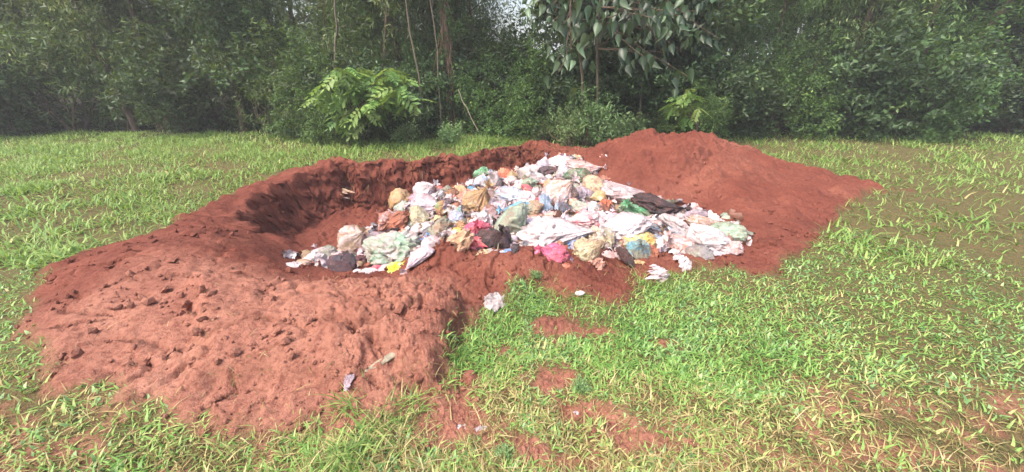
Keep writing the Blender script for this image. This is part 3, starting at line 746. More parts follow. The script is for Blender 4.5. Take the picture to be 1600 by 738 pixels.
def heap_clods():
    n0 = 40000; x = rng.uniform(-4.2, 5, n0); y = rng.uniform(1.6, 8.2, n0); g = hmap(G, x, y)
    dens = sstep(-.35, .1, n2(x, y, 1.3, 201.))*sstep(-.4, .1, n2(x, y, 5., 203.)); k = (g < .3) & (rng.random(n0) < dens*np.where((x > .8) & (y > 4), 1., .35)) & (sdist(PILE, x, y) < 0)
    x, y = x[k][:3300], y[k][:3300]; n_ = len(x); s = .008*(6.)**(rng.random(n_)**2.2); v0, f0 = ico(1); allV = []; allF = []; o_ = 0
    for tm in range(7):
        rr = 1+.5*perlin(v0*1.3+tm*9.3)+.25*np.abs(perlin(v0*3+tm*3.)); nn = _cr.normal(size=3); nn /= np.linalg.norm(nn); rr = np.where(v0@nn > .1, np.minimum(rr, .55/np.maximum(v0@nn, .1)), rr)
        V0 = v0*rr[:, None]*np.array([1, .8, .65]); sel = np.arange(tm, n_, 7); pos = np.stack([x[sel], y[sel], hz(x[sel], y[sel])+s[sel]*.25+.02], 1)
        V, F, _ = scatter_mesh(V0, f0, 3, pos, s[sel][:, None], rand_rot(len(sel), rng), np.zeros(len(sel))); allV.append(V); allF.append(F+o_); o_ += len(V)
    V = np.concatenate(allV); me = mesh_np('soil_lumps', V, np.concatenate(allF), 3, [MS], smooth=False)
    attr(me, 'grassy', np.zeros(len(V))); attr(me, 'pale', .15+.85*palefn(V[:, 0], V[:, 1])); attr(me, 'wood', np.zeros(len(V))); obj('soil_lumps', me, kind='stuff', label='tumbled red soil lumps on the spoil heap and banks')
heap_clods()

# blades
def blade_tmpl(wd, bend, seg=3):
    V = []; F = []
    for j in range(seg):
        s = j/seg; w_ = wd*(1-s**1.6)*.5; V += [(-w_, bend*s*s, s*(1-.25*bend*s)), (w_, bend*s*s, s*(1-.25*bend*s))]
    V.append((0, bend, 1-.25*bend)); V = np.array(V); F = []
    for j in range(seg-1): F += [2*j, 2*j+1, 2*j+3, 2*j, 2*j+3, 2*j+2]
    k = 2*(seg-1); F += [k, k+1, k+2]
    return V, F
def rotz_tilt(n_, r, tmax):
    a = r.uniform(0, 2*math.pi, n_); t_ = r.uniform(0, tmax, n_)
    ca, sa, ct, st = np.cos(a), np.sin(a), np.cos(t_), np.sin(t_)
    # Rz(a) @ Rx(-t): lean toward local +y
    return np.stack([np.stack([ca, -sa*ct, -sa*st*-1*-1], 1), np.stack([sa, ca*ct, ca*st], 1), np.stack([0*a, -st, ct], 1)], 1)
def blades(name, x, y, length, wd, bend, tmax, mat, lab, rr=None, seg=3, sink=.005):
    n_ = len(x); allV = []; allF = []; al = []; o_ = 0
    length = np.broadcast_to(length, (n_,)); rr = rng.random(n_) if rr is None else rr
    for tm in range(4):
        V0, F0 = blade_tmpl(wd*(.7+.2*tm), bend*(.4+.35*tm), seg); sel = np.arange(tm, n_, 4)
        pos = np.stack([x[sel], y[sel], hz(x[sel], y[sel])-sink], 1)
        V, F, R = scatter_mesh(V0, F0, 3, pos, length[sel][:, None], rotz_tilt(len(sel), rng, tmax), rr[sel])
        allV.append(V); allF.append(F+o_); al.append(R); o_ += len(V)
    me = mesh_np(name, np.concatenate(allV), np.concatenate(allF), 3, [mat]); attr(me, 'rnd', np.concatenate(al))
    return obj(name, me, kind='stuff', label=lab)
def polar(n_, r0, r1, a0, a1):
    th = np.radians(rng.uniform(a0, a1, n_)); r_ = np.exp(rng.uniform(math.log(r0), math.log(r1), n_)); return r_*np.sin(th), r_*np.cos(th)
# front grass
def dryness(x, y):
    return np.clip(sstep(1.8, 1.35, y+.15*n2(x, y, 1.3, 5.))*1.0*(.75+.25*sstep(-.6, .2, x)) + .10 + .4*n2(x, y, 1.6, 77.), 0, 1)
x, y = polar(225000, .8, 5.6, -68, 68); g = hmap(G, x, y)*(y < 5.6); den = .5+.5*sstep(-.35, .15, n2(x, y, 3.2, 88.)); dr = dryness(x, y)
k = (rng.random(len(x)) < g*den*(1-.78*dr)); x, y = x[k], y[k]
rr = np.clip(rng.normal(.5, .22, len(x))+.22*n2(x, y, 2., 99.)+.25*dr[k], 0, 1)
blades('lush_grass', x, y, rng.uniform(.025, .07, len(x)), .19, .7, 1.25, M_GRASS, 'short lush green grass on the near right ground', rr)
x, y = polar(150000, .8, 5.6, -71, 71); g = hmap(G, x, y); den = sstep(-.1, .3, n2(x, y, 2.4, 108.)); dr = dryness(x, y)
k = (rng.random(len(x)) < g*den*(1-.8*dr)); x, y = x[k], y[k]
blades('creeping_herbs', x, y, rng.uniform(.02, .05, len(x)), .42, .5, 1.35, M_HERB, 'low broad leaved creeping herbs mixed into the grass')
x, y = polar(64000, .75, 3.6, -68, 68); g = hmap(G, x, y); dr = dryness(x, y)
k = (rng.random(len(x)) < (.2+.8*g)*(dr*1.0+.04)); x, y = x[k], y[k]
blades('dry_grass', x, y, rng.uniform(.03, .10, len(x)), .07, .9, 1.5, M_DRY, 'dry brown grass and stalks at the bottom of the view', seg=3)
# taller green tufts
def tufts(name, cl, nb, L, spread, wd, mat, lab, tmax=.8, bend=.8):
    xs = []; ys = []; Ls = []
    for (cx, cy, s) in cl:
        n_ = int(nb*s); xs.append(cx+rng.normal(0, spread*s, n_)); ys.append(cy+rng.normal(0, spread*s, n_)); Ls.append(rng.uniform(.5, 1, n_)*L*s)
    return blades(name, np.concatenate(xs), np.concatenate(ys), np.concatenate(Ls), wd, bend, tmax, mat, lab, seg=4)
cl = []
for px, py, s in [(545,640,1.),(560,700,1.1),(600,660,.8),(640,640,.9),(540,725,1.),(790,570,.7),(760,500,.6),(800,470,.7),(1000,440,.8),(985,455,.7),(1040,450,.8),(900,470,.6),(720,560,.7),(860,460,.5),(1060,470,.8)]:
    h_ = hit(px, py); cl.append((h_[0], h_[1], s))
tufts('grass_tufts', cl, 80, .16, .05, .06, M_GRASS, 'taller arching green grass tufts on the near ground')
cl = []
for px, py, s in [(862,437,.8),(700,428,.5),(670,432,.5),(820,395,.5),(860,400,.5),(640,440,.6),(560,445,.5),(720,455,.5),(980,425,.9),(1000,430,.9),(960,432,.7),(1050,440,.9),(700,590,.9),(760,600,.9),(650,620,.9),(660,450,.5),(930,428,.5)]:
    h_ = hit(px, py); cl.append((h_[0], h_[1], s))
tufts('dry_tufts', cl, 60, .13, .07, .035, M_DRY, 'sparse dry straw lying on the soil banks', 1.3)
# back grass on the far rim
x = rng.uniform(-15.5, 15.5, 230000); y = rng.uniform(3.0, 10.8, 230000); k = np.maximum(sdist(GR_BACK, x, y), np.where(np.abs(x) > 3.2, sdist(GR_FRONT, x, y), -1)) > -.05; x, y = x[k], y[k]
k = (rng.random(len(x)) < hmap(G, x, y)*(.3+.7*sstep(-.2, .25, n2(x, y, 1.1, 130.)))*np.where(x > .6, .35, 1.)); x, y = x[k], y[k]
blades('rim_grass', x, y, rng.uniform(.06, .17, len(x))*(1+.5*n2(x, y, .9, 140.)), .13, .7, .9, M_GRASS, 'bright green grass strip between the pit rim and the trees', np.clip(rng.normal(.55, .2, len(x)), 0, 1), seg=2)
cl = [(*at_z(px, 226, 0), s) for px, s in [(770,1.5),(745,1.3),(790,1.4),(720,1.1),(590,1.),(540,1.2),(525,1.4),(820,.9),(560,1.1)]]
tufts('rim_tufts', cl, 110, .26, .10, .05, M_GRASS, 'tall arching grass tufts along the far rim', .9)
cl = []
for px, py, s in [(830,240,1.),(860,238,1.),(800,242,.9),(890,236,1.),(780,248,.8),(850,232,1.),(905,240,.9),(925,234,1.),(760,250,.6),(650,262,.6),(600,262,.5),(700,258,.6)]:
    h_ = hit(px, py); cl.append((h_[0], h_[1], s))
tufts('rim_straw', cl, 90, .20, .16, .03, M_DRY, 'dry straw and exposed roots hanging over the far rim', 1.4)

# ------------------------------------------------------------------ trees
def tube(path, r0, r1, sides=8, rough=.0, seed=0):
    path = np.array(path, float); n_ = len(path); V = []; r = np.random.default_rng(seed)
    for i in range(n_):
        d = path[min(i+1, n_-1)]-path[max(i-1, 0)]; R = rot_to(d); rad_ = r0+(r1-r0)*i/(n_-1)
        for j in range(sides):
            a = 2*math.pi*j/sides; V.append(path[i]+R@np.array([math.cos(a), math.sin(a), 0])*rad_*(1+rough*r.normal()))
    F = []
    for i in range(n_-1):
        for j in range(sides): F += [i*sides+j, i*sides+(j+1) % sides, (i+1)*sides+(j+1) % sides, (i+1)*sides+j]
    return np.array(V), F
def join(parts):
    V = []; F = []; o_ = 0
    for v, f in parts: V.append(v); F.append(np.asarray(f)+o_); o_ += len(v)
    return np.concatenate(V), np.concatenate(F)
def wob(a, b, n_, amp, r):
    a = np.array(a, float); b = np.array(b, float); s = np.linspace(0, 1, n_)[:, None]; p = a+(b-a)*s
    w_ = np.cumsum(r.normal(0, amp/math.sqrt(n_), (n_, 3)), 0); w_ -= w_[0]; return p+w_*np.array([1, 1, .3])
def leaf_tmpl(kind):
    if kind == 'narrow': V = [(0,0,0),(.11,.4,-.03),(0,1,-.12),(-.11,.4,-.03)]; F = [0,1,2,0,2,3]
    elif kind == 'broad': V = [(0,0,0),(.27,.42,.06),(0,1,-.10),(-.27,.42,.06)]; F = [0,1,2,0,2,3]
    return np.array(V, float), F
def leafrot(n_, r, droop):
    a = r.uniform(0, 2*math.pi, n_); e = np.clip(r.normal(-droop, .55, n_), -1.5, 1.2); ro = r.uniform(-1.2, 1.2, n_)
    fwd = np.stack([np.cos(a)*np.cos(e), np.sin(a)*np.cos(e), np.sin(e)], 1)
    side = np.stack([-np.sin(a), np.cos(a), 0*a], 1); up = np.cross(side, fwd)*-1
    s2 = side*np.cos(ro)[:, None]+up*np.sin(ro)[:, None]; u2 = np.cross(s2, fwd)
    return np.stack([s2, fwd, u2], 2)
def crown_mesh(name, blobs, nleaf, size, kind, droop, mat, seed, clump=.22):
    """leaves gathered on twig clumps spread through ellipsoid volumes (cx,cy,cz,rx,ry,rz)"""
    r = np.random.default_rng(seed); blobs = np.array(blobs, float); vol = (blobs[:, 3]*blobs[:, 4]*blobs[:, 5])**.8; vol /= vol.sum()
    per = 26; nc = nleaf//per; bi = r.choice(len(blobs), nc, p=vol); d = r.normal(size=(nc, 3)); d /= np.linalg.norm(d, axis=1)[:, None]
    rr = r.uniform(.25, 1.05, nc)[:, None]**.6; cc = blobs[bi, :3]+d*rr*blobs[bi, 3:6]
    tw = r.normal(size=(nc, 3)); tw[:, 2] -= droop; tw /= np.linalg.norm(tw, axis=1)[:, None]
    s = r.uniform(-1, 1, (nc, per)); pos = cc[:, None]+tw[:, None]*s[..., None]*clump*1.6+r.normal(0, clump*.33, (nc, per, 3)); pos = pos.reshape(-1, 3)
    pos[:, 2] = np.abs(pos[:, 2])
    V0, F0 = leaf_tmpl(kind); rn = np.clip(np.repeat(r.normal(.45, .2, nc), per)+r.normal(0, .15, nc*per), 0, 1)
    V, F, R = scatter_mesh(V0, F0, 3, pos, (size*r.uniform(.6, 1.25, len(pos)))[:, None], leafrot(len(pos), r, droop), rn)
    me = mesh_np(name, V, F, 3, [mat], smooth=False); attr(me, 'rnd', R); return me
TR = []
def tree_proto(kind, seed):
    r = np.random.default_rng(seed); h = {'fine': 8., 'broad': 8.5}[kind]
    parts = [tube(wob((0,0,-.1), (r.normal(0,.4), r.normal(0,.4), h*.85), 12, .25, r), .11, .03, 9, .06, seed)]
    bl = []
    for i in range(9):
        z0 = h*(.22+.07*i); a = r.uniform(0, 6.28); L = r.uniform(1., 2.)*(1-.3*i/9); e = (math.cos(a)*L, math.sin(a)*L, z0+r.uniform(.1, .8))
        parts.append(tube(wob((0,0,z0), e, 7, .12, r), .035, .008, 5)); bl.append((*e, r.uniform(.7, 1.15), r.uniform(.7, 1.15), r.uniform(.55, .95)))
    for i in range(5): bl.append((r.normal(0,.7), r.normal(0,.7), h*(.35+.14*i), 1.1, 1.1, .9))
    V, F = join(parts); tm = mesh_np('trunk', V, F, 4, [M_BARK])
    cm = crown_mesh('crown', bl, 13000, .15 if kind == 'fine' else .15, 'narrow' if kind == 'fine' else 'broad', .8 if kind == 'fine' else .3, M_OLIVE if kind == 'fine' else M_DARK, seed+1)
    return tm, cm
PROT = [tree_proto('fine', 11), tree_proto('fine', 12), tree_proto('broad', 13), tree_proto('broad', 14)]
def shrub_proto(seed, mat, kind, size, h=2.4, w=1.3, n_=9000):
    r = np.random.default_rng(seed); parts = []; bl = []
    for i in range(8):
        a = r.uniform(0, 6.28); L = r.uniform(.2, 1)*w*.8; e = (math.cos(a)*L, math.sin(a)*L, h*r.uniform(.35, .95)); parts.append(tube(wob((r.normal(0,.08), r.normal(0,.08), -.05), e, 7, .15, r), .022, .006, 5))
        bl.append((*e, w*.42, w*.42, h*.22))
    for i in range(5): bl.append((r.normal(0, w*.4), r.normal(0, w*.4), h*(.1+.13*i), w*.6, w*.6, h*.2))
    V, F = join(parts); return mesh_np('stem', V, F, 4, [M_BARK]), crown_mesh('foliage', bl, n_, size, kind, .4, mat, seed+1, .14)
SHR = dict(o=shrub_proto(31, M_OLIVE, 'narrow', .13), d=shrub_proto(32, M_DARK, 'broad', .11), m=shrub_proto(33, M_MID, 'broad', .085), p=shrub_proto(34, M_PALE, 'broad', .07, .55, .42, 1600), l=shrub_proto(35, M_PALE, 'narrow', .11, 1.0, .6, 2200))

def place_tree(pi, x, y, s, rz, label, sz=None):
    t_ = empty('tree', (x, y, 0), label, 'tree', 'trees of the wood', rz); t_.scale = (s, s, sz or s)
    obj('trunk', PROT[pi][0], t_); obj('crown', PROT[pi][1], t_); return t_
def place_shrub(k, x, y, s, rz, label, sz=None, z=0., name='shrub', grp='shrubs along the wood edge'):
    t_ = empty(name, (x, y, z), label, name, grp, rz); t_.scale = (s, s, sz or s)
    obj('stem', SHR[k][0], t_); obj('foliage', SHR[k][1], t_); return t_
def xat(px, y): return (px-800)/FPX*(y*math.cos(PITCH)+CAM_H*math.sin(PITCH))
# trees that can be told apart in the photograph
place_tree(0, xat(585,12.5), 12.5, 1.0, .4, 'olive fine leaved tree behind the lime green sapling at the left')
place_tree(1, xat(640,11.6), 11.6, .9, 2.0, 'olive drooping tree between the sapling and the vine hung trunk')
place_tree(0, xat(738,12.4), 12.4, .6, 3.0, 'fine leaved olive tree immediately right of the vine hung trunk')
place_tree(2, xat(985,11.5), 11.5, 1.0, 1.0, 'dark broad leaved tree behind the heart leaved tree')
place_tree(3, xat(1040,11.2), 11.2, .95, 4.0, 'dark tree at the right edge behind the slanting pale stems')
place_tree(1, xat(530,11.4), 11.4, .9, 5.0, 'olive tree at the left edge over the far rim')
# the wood goes on to both sides and behind
grp_l = 'olive and dark tree of the wood, one of many behind the pit clearing'
wr = np.random.default_rng(77); placed = []
rows = [(11.6, 1.9, .9), (14., 2.2, 1.0), (17., 2.6, 1.15)]
for Y, step, s in rows:
    x = -1.55*Y-1
    while x < 1.55*Y+1:
        xx = x+wr.uniform(-.5, .5); yy = Y+wr.uniform(-.7, .9); x += step
        ratio = xx/yy
        if -.20 < ratio < .28: continue
        if Y < 12 and -.55 < ratio < .55: continue
        pi_ = int(wr.integers(0, 4)); place_tree(pi_, xx, yy, s*wr.uniform(.85, 1.15), wr.uniform(0, 6.28), f"{['olive drooping', 'olive fine leaved', 'dark broad leaved', 'dark dense'][pi_]} tree in the {['front', 'second', 'rear'][rows.index((Y, step, s))]} row of the wood {'left' if xx < 0 else 'right'} of the clearing")
for i, (xx, yy, s, p_) in enumerate([(-2.6,13.6,.95,1),(-1.55,13.3,.9,0),(-2.9,15.5,.9,1),(3.3,14.2,1.,2),(3.1,13.5,1.,3),(-2.0,17.,1.,0),(2.9,16.5,1.1,2),(4.2,15,1.1,2)]):
    place_tree(p_, xx, yy, s, i*1.3, ['leftmost olive tree in the wood right behind the rim', 'olive tree deep in the wood left of the vine hung trunk', 'rear olive tree left of the sky gap', 'dark tree in the wood right of the sky gap', 'dark dense tree behind the heart leaved tree crown', 'olive tree farthest back left of the sky gap', 'dark tree farthest back right of the sky gap', 'dark tree deep in the wood behind the right edge'][i])
# low growth under the sky gap
place_shrub('o', -.35, 11.6, 1.14, .3, 'tall olive shrub under the gap of sky')
place_shrub('m', .55, 12.2, .95, 1.3, 'mid green shrub right of the tall olive shrub under the sky gap')
place_shrub('d', 1.0, 11.3, 1.2, 2.3, 'dark shrub right of the sky gap behind the pale stems')
place_shrub('o', -.9, 13., 1.3, 4.3, 'far olive shrub seen through the gap right of the vine hung trunk')
SH = [('d',555,10.7,1.0,'dark shrub beneath the lime green sapling'),('d',612,10.4,.9,'dark rounded shrub at the foot of the olive drooping tree'),('m',655,10.9,.95,'mid green shrub left of the vine hung trunk'),
 ('d',690,11.2,1.,'dark shrub at the foot of the vine hung trunk'),('m',745,10.5,.75,'mid green rounded shrub right of the vine hung trunk'),('d',790,10.6,.85,'dark shrub in the middle of the wood edge'),
 ('m',835,10.2,.85,'leafy mid green shrub left of the heart leaved tree'),('d',880,10.3,.95,'dark shrub behind the pale grassy bush'),('d',940,10.9,1.,'dark shrub between the two slender pale stems and the slanting ones'),
 ('d',1000,10.6,1.,'dark shrub behind the slanting pale stems'),('d',1060,10.2,1.05,'dark shrub above the pale herbs at the right edge'),('o',560,11.5,1.35,'tall olive shrub at the upper left'),
 ('o',700,12.,1.3,'tall olive shrub behind the vine hung trunk'),('d',970,11.8,1.3,'tall dark shrub behind the slanting stems')]
SH += [('m',500,9.9,.8,'mid green shrub just left of the lime green sapling'),('o',462,9.8,.75,'olive shrub two places left of the lime green sapling'),('d',640,9.8,.5,'low dark shrub right of the lime green sapling'),('m',548,9.5,.6,'low mid green shrub hiding the stem of the lime green sapling'),('d',600,9.6,.5,'low dark shrub under the outer leaves of the lime green sapling'),('m',1085,9.0,.6,'mid green shrub behind the bright feather leaved sapling')]
for k_, px, Y, s, lab in SH: place_shrub(k_, xat(px, Y), Y, s, (px % 7), lab)
x = -17.
while x < 17.5:
    if abs(x) > 4.8:
        k_ = 'odmd'[int(wr.integers(0, 4))]; place_shrub(k_, x, 10.6+wr.uniform(-.5, 1.), wr.uniform(.85, 1.25), wr.uniform(0, 6), f"{dict(o='olive fine leaved', d='dark broad leaved', m='mid green leafy')[k_]} shrub closing the wood edge {'left' if x < 0 else 'right'} of the red earth")
    x += 1.15
# pale herbs and grassy bush at the foot of the wood
for i, (k_, px, py, s, lab) in enumerate([('l',918,226,1.15,'pale grassy bush in front of the dark shrubs'),('l',890,228,.8,'smaller pale grassy bush left of the bigger one'),('p',985,222,1.1,'pale green herb clump left of the spoil heap peak'),('p',1008,214,1.,'pale herb clump behind the first spoil heap peak'),
   ('p',1035,214,1.25,'pale herb clump between the two spoil heap peaks'),('p',1066,212,1.15,'pale herb clump at the right edge behind the spoil heap'),('p',955,226,.9,'low pale herb clump right of the grassy bush'),('p',850,222,.8,'small herb clump at the shrub foot in the middle'),
   ('p',565,222,.9,'small herb clump on the rim below the sapling'),('p',640,224,.8,'small herb clump on the rim left of the trunk'),('p',700,224,.8,'small herb clump under the vine hung trunk')]):
    X, Y = at_z(px, py, 0); place_shrub(k_, X, Y, s, i*1.1, lab, name='herb' if k_ == 'p' else 'bush', grp='low plants at the foot of the wood')
# far-off wood
r = np.random.default_rng(5); bl = []
for xx in np.arange(-45, 46, 2.6):
    for k_ in range(4):
        if -.13 < xx/27 < .17 and k_ > 0: continue
        bl.append((xx+r.uniform(-1, 1), 27+r.uniform(-3, 5), 1.2+k_*2.4, 2.2, 2.2, 1.7))
me = crown_mesh('far_wood', bl, 62000, .48, 'broad', .3, M_DARK, 6, .5); obj('far_wood', me, kind='stuff', label='far-off mass of dark wood')

# broad leaved weeds standing in the near grass
for i, (px, py, s, lab) in enumerate([(905,612,.13,'small broad leaved weed beside the bare patch in the near grass'),(838,436,.13,'yellowish weed growing from the soil tongue in front of the heap'),(790,715,.11,'little broad leaved weed in the dry grass at the bottom edge')]):
    h_ = hit(px, py); place_shrub('p', h_[0], h_[1], s, i*.9, lab, z=h_[2]-.01, name='weed', grp='weeds in the near grass')
# roots dangling from the cut rim
r = np.random.default_rng(91); parts = []
for i in range(110):
    px = r.uniform(525, 930); x0, y0 = at_z(px, np.interp(px, [523,560,600,650,700,760,800,835,930], [250,256,252,254,250,244,238,234,240])+r.uniform(0, 5), 0); z0 = float(hz(x0, y0))
    a = np.array([x0, y0, z0+.01]); L = r.uniform(.06, .3); e = a+np.array([r.normal(0, .08), -abs(r.normal(.10, .06)), -L*.8]); e[2] = max(e[2], float(hz(e[0], e[1]))+.01)
    parts.append(tube(wob(a, e, 6, .04, r), r.uniform(.003, .007), .002, 4))
V, F = join(parts); obj('hanging_roots', mesh_np('hanging_roots', V, F, 4, [M_VINE]), kind='stuff', label='fine roots and straw dangling from the cut rim of the pit')

# vine hung trunk
def vine_tree():
    r = np.random.default_rng(21); Y = 10.4; b_ = np.array([xat(704, Y), Y, 0.]); top = at_y(684, -60, Y)-b_
    t_ = empty('vine_hung_tree', b_, 'leaning brown trunk hung with dry vines left of the centre', 'tree')
    mid = at_y(700, 90, Y)-b_
    p = np.concatenate([wob((0,0,-.1), mid, 8, .03, r), wob(mid, top, 7, .04, r)[1:], wob(top, top+np.array([-.5,.2,3.]), 6, .1, r)[1:]])
    V, F = tube(p, .10, .05, 10, .07); obj('trunk', mesh_np('trunk', V, F, 4, [M_BARK]), t_)
    for i in range(26):
        k0 = r.integers(4, 14); a = p[k0]+r.normal(0, .05, 3); e = np.array([a[0]+r.normal(.06, .12), a[1]-abs(r.normal(.08, .08)), max(.3, a[2]-r.uniform(.6, 2.0))])
        V, F = tube(wob(a, e, 9, .08, r), .012, .005, 5); obj('vine', mesh_np('vine', V, F, 4, [M_VINE]), t_)
    bl = [(top[0]+r.normal(0,.9), top[1]+r.normal(0,.5), top[2]+r.uniform(.2, 3), 1., .8, .7) for i in range(8)]
    obj('crown', crown_mesh('crown', bl, 7000, .14, 'narrow', .9, M_OLIVE, 22), t_)
    bl = [(p[k][0]+r.normal(0,.16), p[k][1]-.05, p[k][2], .18, .15, .28) for k in range(3, 13)]
    obj('creeper', crown_mesh('creeper', bl, 1600, .07, 'broad', .8, M_OLIVE, 23, .08), t_)
vine_tree()
def stem_tree(name, pts, Y, r0, r1, mat, label, leafy=True, seed=0):
    r = np.random.default_rng(seed); W_ = [at_y(px, py, Y) for px, py in pts]; b_ = np.array([W_[0][0], Y, 0.])
    t_ = empty(name, b_, label, 'tree'); path = [np.array([0,0,-.1])]+[w_-b_ for w_ in W_]; P = []
    for a, c_ in zip(path[:-1], path[1:]): P.append(wob(a, c_, 5, .02, r)[:-1])
    P.append([path[-1]]); P = np.concatenate(P); d = P[-1]-P[-4]; P = np.concatenate([P, P[-1]+d/np.linalg.norm(d)*np.array([[.6],[1.2],[1.8]])])
    V, F = tube(P, r0, r1, 8, .05); obj('trunk', mesh_np('trunk', V, F, 4, [mat]), t_)
    if leafy:
        e = P[-1]; bl = [(e[0]+r.normal(0,.6), e[1]+r.normal(0,.4), e[2]+r.uniform(-.2, 1.3), .7, .6, .5) for i in range(5)]
        obj('crown', crown_mesh('crown', bl, 2600, .14, 'broad', .5, M_DARK, seed+3), t_)
    return t_
stem_tree('sapling', [(519,200),(522,110),(526,50),(523,0)], 9.9, .026, .02, M_BARKM, 'slim greyish stem upright at the extreme left', True, 41)
stem_tree('sapling', [(998,200),(1006,120),(1020,70),(1030,0)], 9.9, .028, .015, M_BARKM, 'slanting pale stem leaning right under the heart leaves', True, 44)
stem_tree('sapling', [(992,200),(1010,135),(1040,75),(1062,20)], 10.1, .022, .012, M_BARKM, 'more strongly slanting thin stem right of the first slanting one', True, 45)
stem_tree('sapling', [(662,205),(655,120),(640,50),(634,0)], 9.9, .026, .018, M_BARKM, 'thin greyish trunk just left of the vine hung one', True, 51)
stem_tree('sapling', [(598,205),(600,90),(606,0)], 10.3, .035, .025, M_BARK, 'dark thin trunk behind the right leaves of the lime green sapling', True, 52)
stem_tree('sapling', [(690,205),(687,150),(684,80),(672,0)], 10.0, .02, .014, M_BARKM, 'very thin pale trunk touching the vine hung trunk on its left', True, 53)
# fallen pale stick
st = bpy.data.objects.new('stick', None)
a = at_y(716, 140, 9.5); b_ = at_y(745, 203, 9.3); V, F = tube(wob(a, b_, 8, .03, np.random.default_rng(3))-b_, .012, .010, 6)
o = obj('stick', mesh_np('stick', V, F, 4, [M_BARKP]), label='thin pale stick leaning from the rim into the mid green shrub', category='stick'); o.location = b_

# heart leaved tree: every big leaf its own object
def heart_mesh(seed):
    r = np.random.default_rng(seed); out = [(0,0),(.13,-.09),(.28,-.05),(.37,.14),(.35,.38),(.24,.70),(.10,.98),(0,1.28)]
    L = [(x_, y_, 0) for x_, y_ in out]; R_ = [(-x_, y_, 0) for x_, y_ in out[1:-1]]; mid = [(0, .22, 0), (0, .5, 0), (0, .78, 0)]
    V = np.array(L+R_+mid, float); curl = r.uniform(.12, .3)
    V[:, 2] = np.abs(V[:, 0])*r.uniform(.3, 1.1) - curl*V[:, 1]**2 + .03*np.sin(V[:, 1]*9+V[:, 0]*6)
    # indices: L 0..7, R 8..13, mid 14,15,16
    F = [(0,1,14),(1,2,14),(2,3,14),(3,4,14),(4,15,14),(4,5,15),(5,16,15),(5,6,16),(6,7,16),
         (0,14,8),(8,14,9),(9,14,10),(10,14,11),(11,14,15),(11,15,12),(12,15,16),(12,16,13),(13,16,7)]
    me = mesh_np('leaf', V, np.array(F).ravel(), 3, [M_BIG]); attr(me, 'rnd', np.full(len(V), r.uniform(.1, .95))); return me
HL = [heart_mesh(i) for i in range(10)]
def heart_tree():
    r = np.random.default_rng(61); Y = 9.5; b_ = np.array([xat(914, Y), Y, 0.])
    t_ = empty('heart_leaved_tree', b_, 'tree with large drooping heart shaped leaves over the right half', 'tree')
    def w_(px, py, y_): return at_y(px, py, y_)-b_
    P1 = np.concatenate([wob((0,0,-.1), w_(906,100,9.3), 7, .02, r), wob(w_(906,100,9.3), w_(903,10,8.5), 5, .02, r)[1:], wob(w_(903,10,8.5), w_(890,-60,8.2), 5, .03, r)[1:]])
    P2 = np.concatenate([wob((.3,.1,-.1), w_(933,95,9.2), 7, .02, r), wob(w_(933,95,9.2), w_(936,10,8.5), 5, .02, r)[1:], wob(w_(936,10,8.5), w_(960,-80,8.), 5, .03, r)[1:]])
    for P in (P1, P2): V, F = tube(P, .036, .022, 8, .08); obj('trunk', mesh_np('trunk', V, F, 4, [M_BARKM]), t_)
    targets = [(862,20),(875,60),(895,80),(915,30),(940,55),(960,20),(985,40),(1005,15),(1030,30),(1055,45),(1070,80),(1050,0),(980,-20),(900,-20),(930,-30),(860,-10),(1020,-20),(1090,20),(1110,60),(1000,60),(888,40),(960,-50),(1060,-50),(872,95),(880,112),(885,70),(925,70),(1010,35),(1040,60),(1072,30),(850,40),(865,5),(945,25),(1020,95),(1055,108),(1080,118),(990,85),(1035,85)]
    bl = [(*(w_(px, py, 9.3)), .55, .4, .4) for px, py in [(890,-30),(930,20),(975,-10),(1010,30),(1050,10),(1090,30),(870,0),(1040,-60),(960,-70)]]
    obj('crown', crown_mesh('crown', bl, 5200, .19, 'broad', .9, M_BIG, 62), t_)
    cnt = 0
    for i, (px, py) in enumerate(targets):
        y_ = r.uniform(7.2, 8.6); e = w_(px, py, y_); src = (P1 if px < 930 else P2); s0 = src[min(len(src)-1, 7+int(r.integers(0, 8)))]
        V, F = tube(wob(s0, e, 8, .08, r), .016, .006, 5); obj('branch', mesh_np('branch', V, F, 4, [M_BARK]), t_)
        for j in range(7):
            if cnt >= 298: break
            c_ = s0+(e-s0)*r.uniform(.55, 1.08)+r.normal(0, .17, 3)*np.array([1.2, 1, .9])
            lf = obj('leaf', HL[int(r.integers(0, 10))], t_); lf.location = c_; s_ = r.uniform(.10, .22)
            lf.scale = (s_, s_, s_)
            dn = Vector((r.normal(0, .35), r.normal(-.1, .35), -1)).normalized()
            side = Vector((r.normal(1, .5), r.normal(0, .8), 0)); side = (side-dn*side.dot(dn)).normalized(); up = side.cross(dn)
            lf.rotation_euler = Matrix((side, dn, up)).transposed().to_euler(); cnt += 1
heart_tree()
